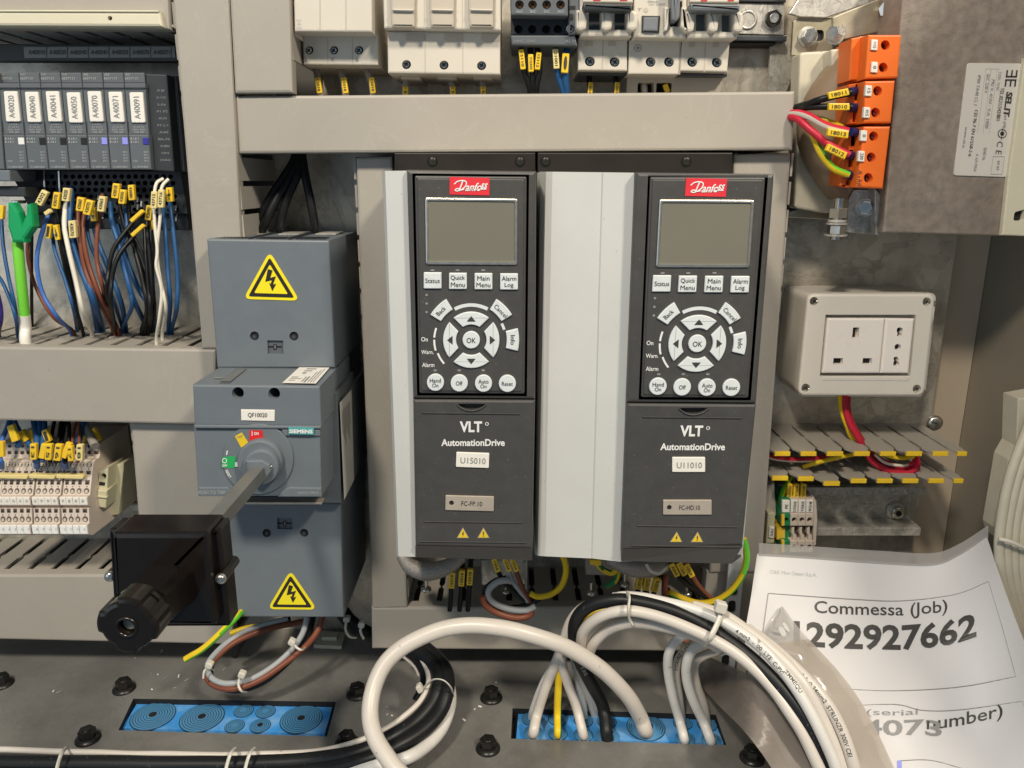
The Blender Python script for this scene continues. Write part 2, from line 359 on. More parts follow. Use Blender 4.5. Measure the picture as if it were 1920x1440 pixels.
# ------------------------------------------------------------------ mesh builder
WL = {}
class MB:
    def __init__(self, warp=None):
        self.v = []; self.f = []; self.fm = []; self.sm = []; self.mats = []; self.warp = warp
    def P(self, x, y, d):
        if self.warp: x, y = self.warp(x, y)
        return P(x, y, d)
    def add(self, vs, fs, m, smooth=False):
        if isinstance(m, str): m = M[m]
        if m not in self.mats: self.mats.append(m)
        k = self.mats.index(m); o = len(self.v)
        self.v += [Vector(q) for q in vs]
        for q in fs:
            self.f.append(tuple(i + o for i in q)); self.fm.append(k); self.sm.append(smooth)
    # a slab facing the camera: outline in picture pixels read on the plane d, real thickness t behind it
    def slab(self, poly, d, t, m, b=0.0, holes=(), hd=0.01, hm='hole', px=True, side=None):
        if px:
            w3 = [self.P(x, y, d) for x, y in poly]; poly = [(q.x, q.z) for q in w3]
            holes = [[(self.P(x, y, d).x, self.P(x, y, d).z) for x, y in h] for h in holes]
        n = len(poly)
        if b > 0:
            fr = inset(poly, b); md = inset(poly, b * .3)
            loops = [(poly, -d + t), (poly, -d + b), (md, -d + b * .3), (fr, -d)]
        else:
            loops = [(poly, -d + t), (poly, -d)]
        vs = []; fs = []
        for L, y in loops: vs += [Vector((x, y, z)) for x, z in L]
        for k in range(len(loops) - 1):
            for i in range(n):
                j = (i + 1) % n
                fs.append((k * n + i, k * n + j, (k + 1) * n + j, (k + 1) * n + i))
        fs.append(tuple(range(n)))
        self.add(vs, fs, side or m)
        top = loops[-1][0]
        if not holes:
            self.add([Vector((x, -d, z)) for x, z in top], [tuple(range(n))], m)
        else:
            rings = [[Vector((x, z, 0)) for x, z in top]] + [[Vector((x, z, 0)) for x, z in h] for h in holes]
            flat = [q for r in rings for q in r]
            tri = tessellate_polygon(rings)
            self.add([Vector((q.x, -d, q.y)) for q in flat], [tuple(t3) for t3 in tri], m)
            for h in holes:
                k = len(h)
                vv = [Vector((x, -d, z)) for x, z in h] + [Vector((x, -d + hd, z)) for x, z in h]
                self.add(vv, [(i, (i + 1) % k, k + (i + 1) % k, k + i) for i in range(k)], m)
                self.add(vv[k:], [tuple(range(k))], hm)
    def print_(self, poly, d, m, off=0.0003, px=True):     # flat printed patch on a surface facing the camera
        pts = [self.P(x, y, d) for x, y in poly] if px else [Vector((x, -d, z)) for x, z in poly]
        for q in pts: q.y -= off
        if len(poly) <= 4: self.add(pts, [tuple(range(len(pts)))], m)
        else:
            tri = tessellate_polygon([[Vector((q.x, q.z, 0)) for q in pts]])
            self.add(pts, [tuple(t3) for t3 in tri], m)
    def text(self, s, cx, cy, h, d, m, w=None, ang=0, bold=0.0, off=0.0004, shear=0, fn=None):
        vs, fs, tw, th = textmesh(s, bold)
        if w is None: w = h * tw / th
        a = math.radians(ang); c, sn = math.cos(a), math.sin(a)
        o = []
        for x, y in vs:
            X = x * w + y * h * shear; Y = -y * h
            px, py = cx + X * c - Y * sn, cy + X * sn + Y * c
            if fn: q = fn(px, py)
            else:
                q = self.P(px, py, d); q.y -= off
            o.append(q)
        self.add(o, fs, m)
    def box(self, a, c, m, b=0):
        x0, y0, z0 = [min(a[i], c[i]) for i in range(3)]; x1, y1, z1 = [max(a[i], c[i]) for i in range(3)]
        if b:
            self.slab([(x0, z0), (x1, z0), (x1, z1), (x0, z1)], -y0, y1 - y0, m, b, px=False); return
        vs = [(x0, y0, z0), (x1, y0, z0), (x1, y1, z0), (x0, y1, z0), (x0, y0, z1), (x1, y0, z1), (x1, y1, z1), (x0, y1, z1)]
        self.add(vs, [(0, 1, 2, 3), (4, 5, 6, 7), (0, 1, 5, 4), (1, 2, 6, 5), (2, 3, 7, 6), (3, 0, 4, 7)], m)
    def grid(self, rows, m, smooth=True):
        n = len(rows[0]); vs = [q for r in rows for q in r]
        fs = [(i * n + j, i * n + j + 1, (i + 1) * n + j + 1, (i + 1) * n + j) for i in range(len(rows) - 1) for j in range(n - 1)]
        self.add(vs, fs, m, smooth)
    def tube(self, pts, r, m, n=10, sub=6, raw=False, stripe=None, twist=0.0, flat=1.0, ph=0.3):
        p = [Vector(q) for q in pts] if raw else smooth(pts, sub)
        rr = r if callable(r) else (lambda t: r)
        N = len(p); vs = []
        up = Vector((0.13, -1, 0.21)).normalized()
        for i in range(N):
            t = (p[min(i + 1, N - 1)] - p[max(i - 1, 0)])
            if t.length < 1e-9: t = Vector((0, 0, 1))
            t.normalize()
            u = up - t * up.dot(t)
            if u.length < 1e-3: u = t.orthogonal()
            u.normalize(); up = u
            s = t.cross(u)
            q = rr(i / max(1, N - 1))
            for j in range(n):
                a = 2 * math.pi * j / n + ph
                vs.append(p[i] + u * (math.cos(a) * q * flat) + s * (math.sin(a) * q))
        fs = []; f2 = []
        for i in range(N - 1):
            for j in range(n):
                k = (j + 1) % n
                q = (i * n + j, i * n + k, (i + 1) * n + k, (i + 1) * n + j)
                if stripe and ((j / n + i * twist) % 1.0) < 0.36: f2.append(q)
                else: fs.append(q)
        self.add(vs, fs, m, True)
        if f2: self.add(vs, f2, stripe, True)
        self.add(vs[:n], [tuple(range(n))], m); self.add(vs[-n:], [tuple(range(n))], m)
    def cyl(self, c, ax, r, h, m, n=24, r2=None, cap=None, bev=0.0, sm=True, ph=0.0):
        ax = Vector(ax).normalized(); u = ax.orthogonal().normalized()
        if abs(ax.y) > .99: u = Vector((1, 0, 0))
        if abs(ax.z) > .99: u = Vector((1, 0, 0))
        s = ax.cross(u); c = Vector(c)
        r2 = r if r2 is None else r2
        prof = [(0, r), (h, r2)] if not bev else [(0, r), (h - bev, r2), (h - bev * .3, r2 - bev * .3), (h, r2 - bev)]
        vs = []
        for z, q in prof:
            for j in range(n):
                a = 2 * math.pi * j / n + ph
                vs.append(c + ax * z + u * math.cos(a) * q + s * math.sin(a) * q)
        K = len(prof)
        self.add(vs, [(i * n + j, i * n + (j + 1) % n, (i + 1) * n + (j + 1) % n, (i + 1) * n + j) for i in range(K - 1) for j in range(n)], m, sm and n > 8)
        self.add(vs[:n], [tuple(range(n))], m)
        self.add(vs[-n:], [tuple(range(n))], cap or m)
    def lathe(self, c, ax, prof, m, n=24):
        ax = Vector(ax).normalized(); u = Vector((1, 0, 0)) if abs(ax.x) < .9 else Vector((0, 0, 1))
        u = (u - ax * u.dot(ax)).normalized(); s = ax.cross(u); c = Vector(c); vs = []
        for q, z in prof:
            for j in range(n):
                a = 2 * math.pi * j / n
                vs.append(c + ax * z + u * math.cos(a) * q + s * math.sin(a) * q)
        self.add(vs, [(i * n + j, i * n + (j + 1) % n, (i + 1) * n + (j + 1) % n, (i + 1) * n + j) for i in range(len(prof) - 1) for j in range(n)], m, True)
    def build(self, name, parent=None, loc=None):
        if parent is not None: base = WL[parent.name]
        elif loc is not None: base = Vector(loc)
        else:
            n = len(self.v)
            base = Vector((sum(q.x for q in self.v) / n, sum(q.y for q in self.v) / n, min(q.z for q in self.v)))
        me = bpy.data.meshes.new(name)
        me.from_pydata([q - base for q in self.v], [], self.f)
        for mm in self.mats: me.materials.append(mm)
        for p, k, s in zip(me.polygons, self.fm, self.sm):
            p.material_index = k; p.use_smooth = s
        me.update()
        o = bpy.data.objects.new(name, me)
        COL.objects.link(o)
        if parent is not None: o.parent = parent
        else: o.location = base
        WL[o.name] = base
        return o
def tag(o, label, cat, group=None, kind=None):
    o['label'] = label; o['category'] = cat
    if group: o['group'] = group
    if kind: o['kind'] = kind
    return o
def thing(name, label, cat, loc, group=None):
    o = bpy.data.objects.new(name, None)
    o.empty_display_size = 0.01
    COL.objects.link(o); o.location = loc; WL[o.name] = Vector(loc)
    return tag(o, label, cat, group)
def dup(o, off, parent=None):       # copy of a thing with its parts
    c = o.copy(); COL.objects.link(c)
    if parent: c.parent = parent
    else: c.location = o.location + Vector(off)
    WL[c.name] = WL[o.name] + Vector(off)
    for ch in list(o.children): dup(ch, off, c)
    return c
def structure(mb, name, parent=None):
    o = mb.build(name)
    o['kind'] = 'structure'
    return o
# ================================================================== the setting
mb = MB()
xr = P(1772, 600, 0).x
x0 = P(-700, 700, 0).x
mb.box((x0, 0, FLOOR - 0.02), (xr, 0.003, 0.36), 'plate')
structure(mb, 'mounting_plate')
mb = MB()
xw = P(1829, 640, -0.03).x
# floor: one sheet, cut round the two cable entry openings
ENT_L = [(250, 1310), (630, 1316), (613, 1381), (222, 1369)]
ENT_R = [(961, 1328), (1342, 1340), (1362, 1397), (958, 1385)]
def fz(q): 
    v = PZ(q[0], q[1], FLOOR); return Vector((v.x, v.y, 0))
rings = [[Vector((x0, 0.03, 0)), Vector((xw, 0.03, 0)), Vector((xw, -0.45, 0)), Vector((x0, -0.45, 0))],
         [fz(q) for q in ENT_L], [fz(q) for q in ENT_R]]
flat = [q for r in rings for q in r]
mb.add([Vector((q.x, q.y, FLOOR)) for q in flat], [tuple(t) for t in tessellate_polygon(rings)], 'floor')
for r in rings[1:]:
    k = len(r)
    vv = [Vector((q.x, q.y, FLOOR)) for q in r] + [Vector((q.x, q.y, FLOOR - 0.012)) for q in r]
    mb.add(vv, [(i, (i + 1) % k, k + (i + 1) % k, k + i) for i in range(k)], 'hole')
structure(mb, 'floor')
mb = MB()
mb.box((xw, 0.06, FLOOR - 0.02), (xw + 0.004, -0.50, 0.40), 'sidewall')
structure(mb, 'side_wall')
mb = MB()
mb.box((xr - 0.02, 0.03, FLOOR), (xw - 0.0005, 0.034, 0.40), 'post')
structure(mb, 'rear_wall')
# ================================================================== wiring ducts
def cover(mb, quad, d, t=0.012, b=0.0022, m='duct'):
    mb.slab(quad, d, t, m, b)
def duct_box(mb, quad, d, m='duct', lip=0.012):          # cover in front, slotted trunk behind it
    cover(mb, quad, d, lip, 0.0022, m)
    w3 = [P(x, y, d) for x, y in quad]
    return w3
def fingers_h(mb, xa, xb, py, d, pitch, z, m='duct', up=True, d0=0.0, slit=0.0058, tip=None, sh=-.016):
    """a row of fingers of a level duct: flat tongues running from the plate to the cover at height z"""
    n = int((xb - xa) / pitch) + 1
    mb.box((xa + .001, -d0 - .003, z + sh), (xb - .001, -d + .010, z + sh - .001), 'ductin')  # dark sheet standing in for the shade behind the slits
    for i in range(n):
        a = xa + i * pitch; c = min(a + pitch - slit, xb)
        if c - a < 0.002: continue
        w_ = c - a; t = 0.0018; yn = -(d0 + (d - d0) * .52)
        pts = [(a, -d0), (c, -d0), (c, yn + .004), (c + slit * .36, yn), (c, yn - .004), (c, -d + .006), (c - w_ * .10, -d), (a + w_ * .10, -d), (a, -d + .006), (a, yn - .004), (a - slit * .36, yn), (a, yn + .004)]
        vs = [Vector((x, y, z)) for x, y in pts] + [Vector((x, y, z - t)) for x, y in pts]
        k = len(pts)
        mb.add(vs, [tuple(range(k)), tuple(range(2 * k - 1, k - 1, -1))] + [(j, (j + 1) % k, k + (j + 1) % k, k + j) for j in range(k)], m)
        if tip: mb.add([Vector((a + w_ * .1, -d - .0003, z + .0002)), Vector((c - w_ * .1, -d - .0003, z + .0002)), Vector((c - w_ * .1, -d - .0003, z - .0030)), Vector((a + w_ * .1, -d - .0003, z - .0030))], [(0, 1, 2, 3)], tip)
def fingers_v(mb, za, zb, d, pitch, x, t=0.0018, m='duct', slit=0.0045, d0=0.0):
    """tongues on the flank of an upright duct"""
    n = int((za - zb) / pitch)
    for i in range(n):
        a = za - i * pitch
        mb.box((x, -d0, a), (x + t, -d, a - pitch + slit), m)
def flank(mb, x, za, zb, d, m='duct', inner='ductin'):
    mb.box((x, -0.001, za), (x + 0.0018, -d * 0.35, zb), m)

def duct_thing(name, label, quad, d, orient, extra=None, group='grey wiring ducts'):
    w3 = [P(x, y, d) for x, y in quad]
    zt = max(q.z for q in w3); zb = min(q.z for q in w3)
    xl = min(q.x for q in w3); xr_ = max(q.x for q in w3)
    o = thing(name, label, 'wiring duct', ((xl + xr_) / 2, 0, zb), group)
    mb = MB(); cover(mb, quad, d); mb.build('cover', o)
    mb = MB()
    if orient == 'h':
        zt2 = (w3[0].z + w3[1].z) / 2 - 0.0016; zb2 = (w3[2].z + w3[3].z) / 2 + 0.0016
        fingers_h(mb, xl, xr_, 0, d - 0.004, 0.0232, zt2)
        fingers_h(mb, xl, xr_, 0, d - 0.004, 0.0232, zb2 + .0018, sh=.010)
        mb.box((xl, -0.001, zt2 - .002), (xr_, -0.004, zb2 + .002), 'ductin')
    else:
        xa = (w3[0].x + w3[3].x) / 2; xb = (w3[1].x + w3[2].x) / 2
        fingers_v(mb, zt, zb, d - 0.004, 0.0232, xa)
        fingers_v(mb, zt, zb, d - 0.004, 0.0232, xb - 0.0018)
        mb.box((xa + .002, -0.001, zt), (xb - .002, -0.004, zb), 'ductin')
    mb.build('slotted_trunk', o)
    if extra: extra(o)
    return o
duct_thing('wiring_duct', 'tall upright grey duct between the grey modules and the blue grey switch', [(318, -60), (426, -60), (462, 655), (378, 655)], 0.105, 'v')
duct_thing('wiring_duct', 'short upright grey duct left of the ivory switch, ending on the long level duct', [(427, -60), (541, -60), (549, 174), (440, 175)], 0.105, 'v')
duct_thing('wiring_duct', 'long level grey duct above the two charcoal drives', [(439, 180), (1491, 171), (1487, 281), (447, 288)], 0.100, 'h')
duct_thing('wiring_duct', 'wide level grey duct with wires dropping into its slots, left of the switch', [(-420, 645), (405, 655), (403, 797), (-420, 780)], 0.105, 'h')
duct_thing('wiring_duct', 'short upright grey duct between the beige terminals and the switch', [(244, 792), (420, 796), (440, 1010), (262, 1010)], 0.095, 'v')
duct_thing('wiring_duct', 'bottom left level grey duct behind the black handle, empty slots on top', [(-420, 1078), (432, 1078), (438, 1209), (-420, 1190)], 0.083, 'h')
duct_thing('wiring_duct', 'narrow upright grey duct between the switch and the first drive', [(667, 295), (736, 293), (764, 1140), (698, 1142)], 0.085, 'v')
duct_thing('wiring_duct', 'upright grey duct at the right edge of the second drive', [(1376, 289), (1484, 287), (1428, 1075), (1330, 1075)], 0.088, 'v')
duct_thing('wiring_duct', 'level grey duct under the drives, behind the thick white cable loop', [(696, 1139), (1355, 1137), (1330, 1222), (697, 1217)], 0.085, 'h')
def strip(o):
    mb = MB()
    mb.slab([(-60, 20), (300, 22), (305, 50), (-60, 48)], 0.112, 0.008, 'cream', 0.002, holes=[circ(206, 34, 4.5, 14)], hd=0.004)
    mb.slab([(-60, 18), (297, 19), (297, 23), (-60, 22)], 0.113, 0.008, 'cream', 0.0008)
    mb.build('label_rail', o)
duct_thing('wiring_duct', 'top left grey duct carrying a cream label rail', [(-420, -70), (312, -70), (318, 55), (-420, 51)], 0.105, 'h', strip)
# marker strip under the upper left duct
o = thing('marker_strip', 'dim grey marker strip with module numbers above the grey modules', 'marker strip', P(180, 112, 0.06))
mb = MB(); mb.slab([(-40, 82), (330, 84), (332, 115), (-40, 115)], 0.060, 0.01, 'ductin', 0.001); mb.build('carrier', o)
mb = MB()
mb.slab([(44, 88), (327, 87), (329, 108), (46, 109)], 0.0615, 0.001, 'wclear')
for i, s in enumerate(['A40010', 'A40020', 'A40040', 'A40041', 'A40050', 'A40070', 'A40071']):
    mb.text(s, 69 + i * 39, 98, 8.5, 0.0616, 'ink', w=31)
    mb.print_(rect(87 + i * 39, 88, 88 + i * 39, 108), 0.0616, 'ink')
mb.build('number_inserts', o)
# ================================================================== the two drives
HD = [1.003566, -0.04195569, 447.0593, -0.01025157, 1.021056, 2.014031, -1.422053e-05, 1.877725e-05]
def drive(label, out, casecols, lab, tagtxt, warp, tagm, casex):
    D = 0.205
    loc = P((out[0][0] + out[1][0]) / 2, 1045, 0.1)
    o = thing('motor_drive', label, 'motor drive', loc, 'charcoal motor drives')
    # pale casing: upright facets from the plate side to the front
    mb = MB()
    top = [P(xt, yt, d) for xt, yt, xb_, yb, d in casecols]; bot = [P(xb_, yb, d) for xt, yt, xb_, yb, d in casecols]
    back = 0.004
    tb = [Vector((top[0].x, -back, top[0].z)), Vector((top[-1].x, -back, top[-1].z))]
    bb = [Vector((bot[0].x, -back, bot[0].z)), Vector((bot[-1].x, -back, bot[-1].z))]
    n = len(top)
    vs = top + bot + tb + bb
    fs = [(i, i + 1, n + i + 1, n + i) for i in range(n - 1)]
    T0, T1, B0, B1 = 2 * n, 2 * n + 1, 2 * n + 2, 2 * n + 3
    fs += [(T0, 0, n, B0), (n - 1, T1, B1, 2 * n - 1), tuple(list(range(n)) + [T1, T0]), tuple(list(range(n, 2 * n)) + [B1, B0])]
    mb.add(vs, fs, 'case')
    mb.build('casing', o)
    fx = (739, 1004) if out[0][0] < 1000 else (1008, 1374)
    mb = MB(); mb.slab([(fx[0], 286), (fx[1], 286), (fx[1], 334), (fx[0], 334)], .10, .095, 'flange', .001)
    for sx in ((811, 975) if fx[0] < 800 else (1023, 1287)):
        q = P(sx, 302, .10); mb.lathe(q, (0, -1, 0), [(.0040, 0), (.0038, .0014), (.0022, .0022), (0, .0024)], 'fbolt', 18)
    mb.build('mounting_flange', o)
    # charcoal front with a pocket for the keypad
    pocket = [warp(*q) for q in [(773, 325), (992, 327), (988, 743), (782, 742)]]
    mb = MB()
    upper = [out[0], out[1], out[2], out[3]]
    mb.slab(rnd(upper, [.0, .0, 0, 0]), D, 0.03, 'drive', 0.0025, holes=[pocket], hd=0.004, hm='drived')
    mb.build('front_frame', o)
    # keypad
    kp = MB(warp)
    kp.slab(rnd([(777, 329), (988, 331), (984, 739), (786, 738)], 4), D + 0.0012, 0.004, 'drive', 0.0014)
    kp.slab(rnd([(782, 334), (983, 336), (979.5, 734), (790, 733)], 4), D + 0.0020, 0.002, 'drive', 0.0007)
    K = D + 0.0020
    for s, x, y in [('On', 796, 636), ('Warn.', 801.5, 660), ('Alarm', 803, 684)]:
        kp.text(s, x, y, 8.2 if s != 'Warn.' else 7.6, K, 'white', w={'On': 12.5, 'Warn.': 23, 'Alarm': 23}[s], bold=0.012)
    for a0, a1, r0, r1 in [(-71, -86, 67.5, 71), (-89.5, -106.5, 67.5, 71), (-111.5, -131, 65.5, 69)]:
        kp.print_(sector(883.5, 637.5, r0, r1, a0, a1, 6), K, 'white')
    kp.print_(sector(883.5, 637.5, 62.5, 69, -28, 28, 14), K, 'key')
    kp.print_(sector(883.5, 637.5, 62.5, 67.5, 61.5, 72.5, 4), K, 'key')
    for y in (553, 569, 585):
        kp.print_(circ(800, y, 2.4, 10), K, 'inkg')
    for x in (816, 861, 906):
        kp.print_(rect(x - 3, 692.5, x + 3, 696), K, 'inkg')
    for x in (811, 858, 906):
        kp.print_(rect(x - 3.5, 505, x + 3.5, 508), K, 'inkg')
    ko = kp.build('keypad', o)
    kp = MB(warp); kp.slab([(843, 331.5), (918, 333.5), (917.5, 366.5), (843, 364.5)], K + 0.0005, 0.001, 'red')
    kp.text('anfo', 889, 350.5, 15.5, K + .0005, 'white', w=30, shear=.34, bold=0.018)
    kp.text('ss', 908, 348.8, 10.5, K + .0005, 'white', w=11, shear=.34, bold=0.018)
    dst = [(852, 345), (858, 340), (868, 338.5), (874, 341), (874, 347), (869, 353), (862, 357), (856, 358), (853.5, 356), (858, 353.5), (864, 356), (870, 355)]
    q = smooth([Vector((x, y, 0)) for x, y in dst], 4)
    def strokes(q, wd):
        for i in range(len(q) - 1):
            dd = (q[i + 1] - q[i]); L_ = dd.length
            if L_ < 1e-6: continue
            nn = Vector((-dd.y, dd.x, 0)).normalized() * wd; e = dd.normalized() * .25
            kp.print_([((q[i] - e + nn).x, (q[i] - e + nn).y), ((q[i + 1] + e + nn).x, (q[i + 1] + e + nn).y), ((q[i + 1] + e - nn).x, (q[i + 1] + e - nn).y), ((q[i] - e - nn).x, (q[i] - e - nn).y)], K + .0005, 'white', off=0.0004 + .000004 * i)
    strokes(q, 1.05)
    strokes([Vector((868, 339, 0)), Vector((861, 357, 0))], 1.2)
    strokes([Vector((872, 355.5, 0)), Vector((912, 354.5, 0))], .8)
    kp.build('logo_plate', ko)
    kp = MB(warp)
    ring = rnd([(797, 370.5), (970.5, 372.5), (970, 497), (798.5, 496)], 5, 4)
    inn = rnd([(801.6, 375.6), (965.9, 377.6), (965.4, 491.8), (803.1, 490.8)], 4, 4)
    kp.slab(ring, K + 0.0014, 0.002, 'chrome', 0.0007, holes=[inn], hd=0.0011, hm='lcd')
    so = kp.build('display_frame', ko)
    kp = MB(warp); kp.print_([(802, 377), (966, 378), (965.5, 491.5), (803, 490.5)], K, 'lcd', off=0.0005); kp.build('display', ko)
    def keyb(poly, texts, name='key', h=.0016):
        b = MB(warp)
        b.slab(poly, K + h, .0030, 'key', .0006)
        for t in texts: t(b)
        b.build(name, ko)
    def tx(s, x, y, h, w=None, ang=0): return lambda b: b.text(s, x, y, h, K + .0016, 'ink', w=w, ang=ang)
    for x, y, ls in [(811, 526, [('Status', 0, 8.6, 27)]), (858.5, 527, [('Quick', -6, 9.5, 26.5), ('Menu', 6.5, 8.6, 26)]), (906.5, 527.5, [('Main', -6, 8.6, 23), ('Menu', 6.5, 8.6, 26)]), (954.5, 528, [('Alarm', -6, 8.6, 27), ('Log', 7, 10, 16.5)])]:
        keyb(rrect(x, y, 33.5, 30.5, 0, 1.6), [tx(s, x, y + dy, h, w_) for s, dy, h, w_ in ls])
    C = (883.5, 637.5)
    def tri(cx, cy, a, s=8.2):
        pts = [(-s, s * .62), (s, s * .62), (0, -s * .62)]
        c, sn = math.cos(math.radians(a)), math.sin(math.radians(a))
        pp = [(cx + x * c - y * sn, cy + x * sn + y * c) for x, y in pts]
        return lambda b: b.print_(pp, K + .0016, 'ink')
    for a in (0, 90, 180, 270):
        ar = math.radians(a)
        keyb(rnd(sector(*C, 28.5, 53, a - 39, a + 39, 10, a - 33, a + 33), 1.2, 2), [tri(C[0] + 40 * math.sin(ar), C[1] - 40 * math.cos(ar), a)])
    keyb(circ(*C, 16.4, 28), [tx('OK', C[0], C[1] + .6, 9.6, 17)])
    keyb(rnd(sector(*C, 66.5, 90, -58.5, -31.5, 6), 1.2, 2), [tx('Back', 827, 583, 8.2, 20, -45)])
    keyb(rnd(sector(*C, 66.5, 90, 31.5, 58.5, 6), 1.2, 2), [tx('Cancel', 939, 583, 8.2, 30, 45)])
    keyb(rnd(sector(*C, 66.5, 90, 76, 103.5, 6), 1.2, 2), [tx('Info', 961.5, 637, 8.4, 18, 90)])
    for x, y, ls in [(816.3, 717.3, [('Hand', -4, 7.8, 20.5), ('On', 5, 7.4, 11.5)]), (861, 718.5, [('Off', 0, 7.8, 12.5)]), (906.5, 719, [('Auto', -4, 7.8, 19), ('On', 5, 7.4, 11.5)]), (951.3, 719.3, [('Reset', 0, 7.6, 20.5)])]:
        keyb(circ(x, y, 16.2, 28), [tx(s, x, y + dy, h, w_) for s, dy, h, w_ in ls])
    # lower cover
    mb = MB()
    lo = [out[3], out[2], out[4], out[5]]
    TL, TR, BR, BL = [Vector((q[0], q[1], 0)) for q in lo]
    def L_(u, v):
        a = TL.lerp(TR, u); c = BL.lerp(BR, u); q = a.lerp(c, v); return (q.x, q.y)
    fr = [L_(0, .004), L_(1, .004), L_(1, .93), L_(0, .93)]
    cx, cy = warp(884, 757.5)
    cres = [(cx - 27, cy), (cx - 16, cy - .3), (cx, cy - .5), (cx + 16, cy - .3), (cx + 27, cy), (cx + 20, cy + 6), (cx + 11, cy + 10.3), (cx, cy + 11.8), (cx - 11, cy + 10.3), (cx - 20, cy + 6)]
    mb.slab(fr, D - .0005, .03, 'drive', .002, holes=[cres], hd=.004, hm='drived')
    # sloping foot of the cover
    a, c = P(*fr[3], D - .0005), P(*fr[2], D - .0005)
    e, g = P(*L_(0, 1.0), D - .006), P(*L_(1, 1.0), D - .006)
    if len(out) > 6:
        g2 = P(*out[6], D - .005)
        pol = [a, c, g2, g, e]
    else: pol = [a, c, g, e]
    k = len(pol)
    vs = pol + [Vector((q.x, -0.15, q.z)) for q in pol]
    mb.add(vs, [tuple(range(k)), tuple(range(k, 2 * k))] + [(i, (i + 1) % k, k + (i + 1) % k, k + i) for i in range(k)], 'drive')
    for yy, x0_, x1_ in [(774.5, 791, 975), (978.5, 794, 980), (1016, 786, 987)]:
        A, B = warp(x0_, yy), warp(x1_, yy + 2)
        mb.slab([(A[0], A[1] - .9), (B[0], B[1] - .9), (B[0], B[1] + .9), (A[0], A[1] + .9)], D + .0004, .002, 'drive', .0006)
    q = smooth([Vector((x, y, 0)) for x, y in [(cx - 27, cy + 1), (cx - 20, cy + 7), (cx - 11, cy + 11.3), (cx, cy + 12.8), (cx + 11, cy + 11.3), (cx + 20, cy + 7), (cx + 27, cy + 1)]], 3)
    mb.tube([P(v.x, v.y, D) for v in q], .0006, 'drive', 6, raw=True)
    DD = D - .0005
    mw = MB(warp); mw.v, mw.f, mw.fm, mw.sm, mw.mats = mb.v, mb.f, mb.fm, mb.sm, mb.mats
    mw.text('VLT', 883, 800, 20.5, DD, 'white', w=42, bold=0.035)
    mw.text('o', 913, 794.5, 6.6, DD, 'white', w=7, bold=0.0)
    mw.text('AutomationDrive', 887, 829.5, 13.2, DD, 'white', w=119, bold=0.028)
    for x in (868, 906.5):
        mw.print_([(x - 11.5, 1008.5), (x, 988.5), (x + 11.5, 1008.5)], DD, 'tag')
        mw.print_([(x - 9.3, 1007.2), (x, 991), (x + 9.3, 1007.2)], DD, 'syel', off=.0006)
        if x < 880: mw.print_([(x + .8, 995), (x - 2, 1000.6), (x, 1000.6), (x - 1, 1005.5), (x + 2.3, 999.2), (x + .3, 999.2), (x + 1.8, 995)], DD, 'ink', off=.0009)
        else:
            mw.print_(rect(x - .9, 996, x + .9, 1002), DD, 'ink', off=.0009); mw.print_(rect(x - .9, 1003.2, x + .9, 1005), DD, 'ink', off=.0009)
    lc = mb.build('lower_cover', o)
    mw = MB()
    x, y, a, s = lab
    mw.slab(rrect(x, y, 62, 28, a, 2), D + .0008, .0012, 'label', .0005)
    mw.text(s, x + 1, y + .5, 11, D + .0008, 'inkg', w=47, ang=a, bold=0.0)
    mw.build('number_label', lc)
    mw = MB()
    x, y, a = tagm
    ca, sa = math.cos(math.radians(a)), math.sin(math.radians(a))
    hx, hy = x - 34 * ca, y - 34 * sa
    mw.slab(rrect(x, y, 91, 27.5, a, 1.5), D + .0008, .0012, 'tag', .0004, holes=[circ(hx, hy, 4.6, 16)], hd=.0010)
    mw.text(tagtxt, x + 4 * ca, y + 4 * sa, 8.6, D + .0008, 'ink', w=39, ang=a)
    mw.build('engraved_tag', lc)
    return o
ident = lambda x, y: (x, y)
def warpR(x, y):
    h = HD; w_ = h[6] * x + h[7] * y + 1
    return ((h[0] * x + h[1] * y + h[2]) / w_, (h[3] * x + h[4] * y + h[5]) / w_)
drive('left charcoal motor drive with narrow pale edge and number label U15010',
      [(762, 318), (1006, 321), (1003.5, 749), (774, 747.5), (998, 1050.5), (779, 1045)],
      [(717, 321, 743, 1042, .190), (722, 320.5, 747, 1043, .196), (755, 320, 772, 1044, .199), (764, 320, 779, 1044, .199), (1004, 323, 996, 1046, .196)],
      (886, 863, 2, 'U15010'), 'FC-FP.10', ident, (880.5, 944, 1.5), None)
drive('right charcoal motor drive with wide pale flank and number label U11010',
      [(1193, 323), (1453.5, 326), (1419, 757), (1176, 755), (1391, 1043), (1165, 1052), (1372, 1057)],
      [(1013, 322, 1003, 1040, .176), (1024, 322, 1008, 1042, .186), (1036, 322, 1022, 1043, .189), (1128, 323, 1108, 1047, .192), (1131, 323, 1111, 1047, .1930), (1190, 324, 1160, 1053, .196), (1200, 324, 1172, 1053, .196), (1452, 327, 1392, 1045, .196)],
      (1291.5, 871.5, 0, 'U11010'), 'FC-HD.10', warpR, (1289, 951.5, 0), None)
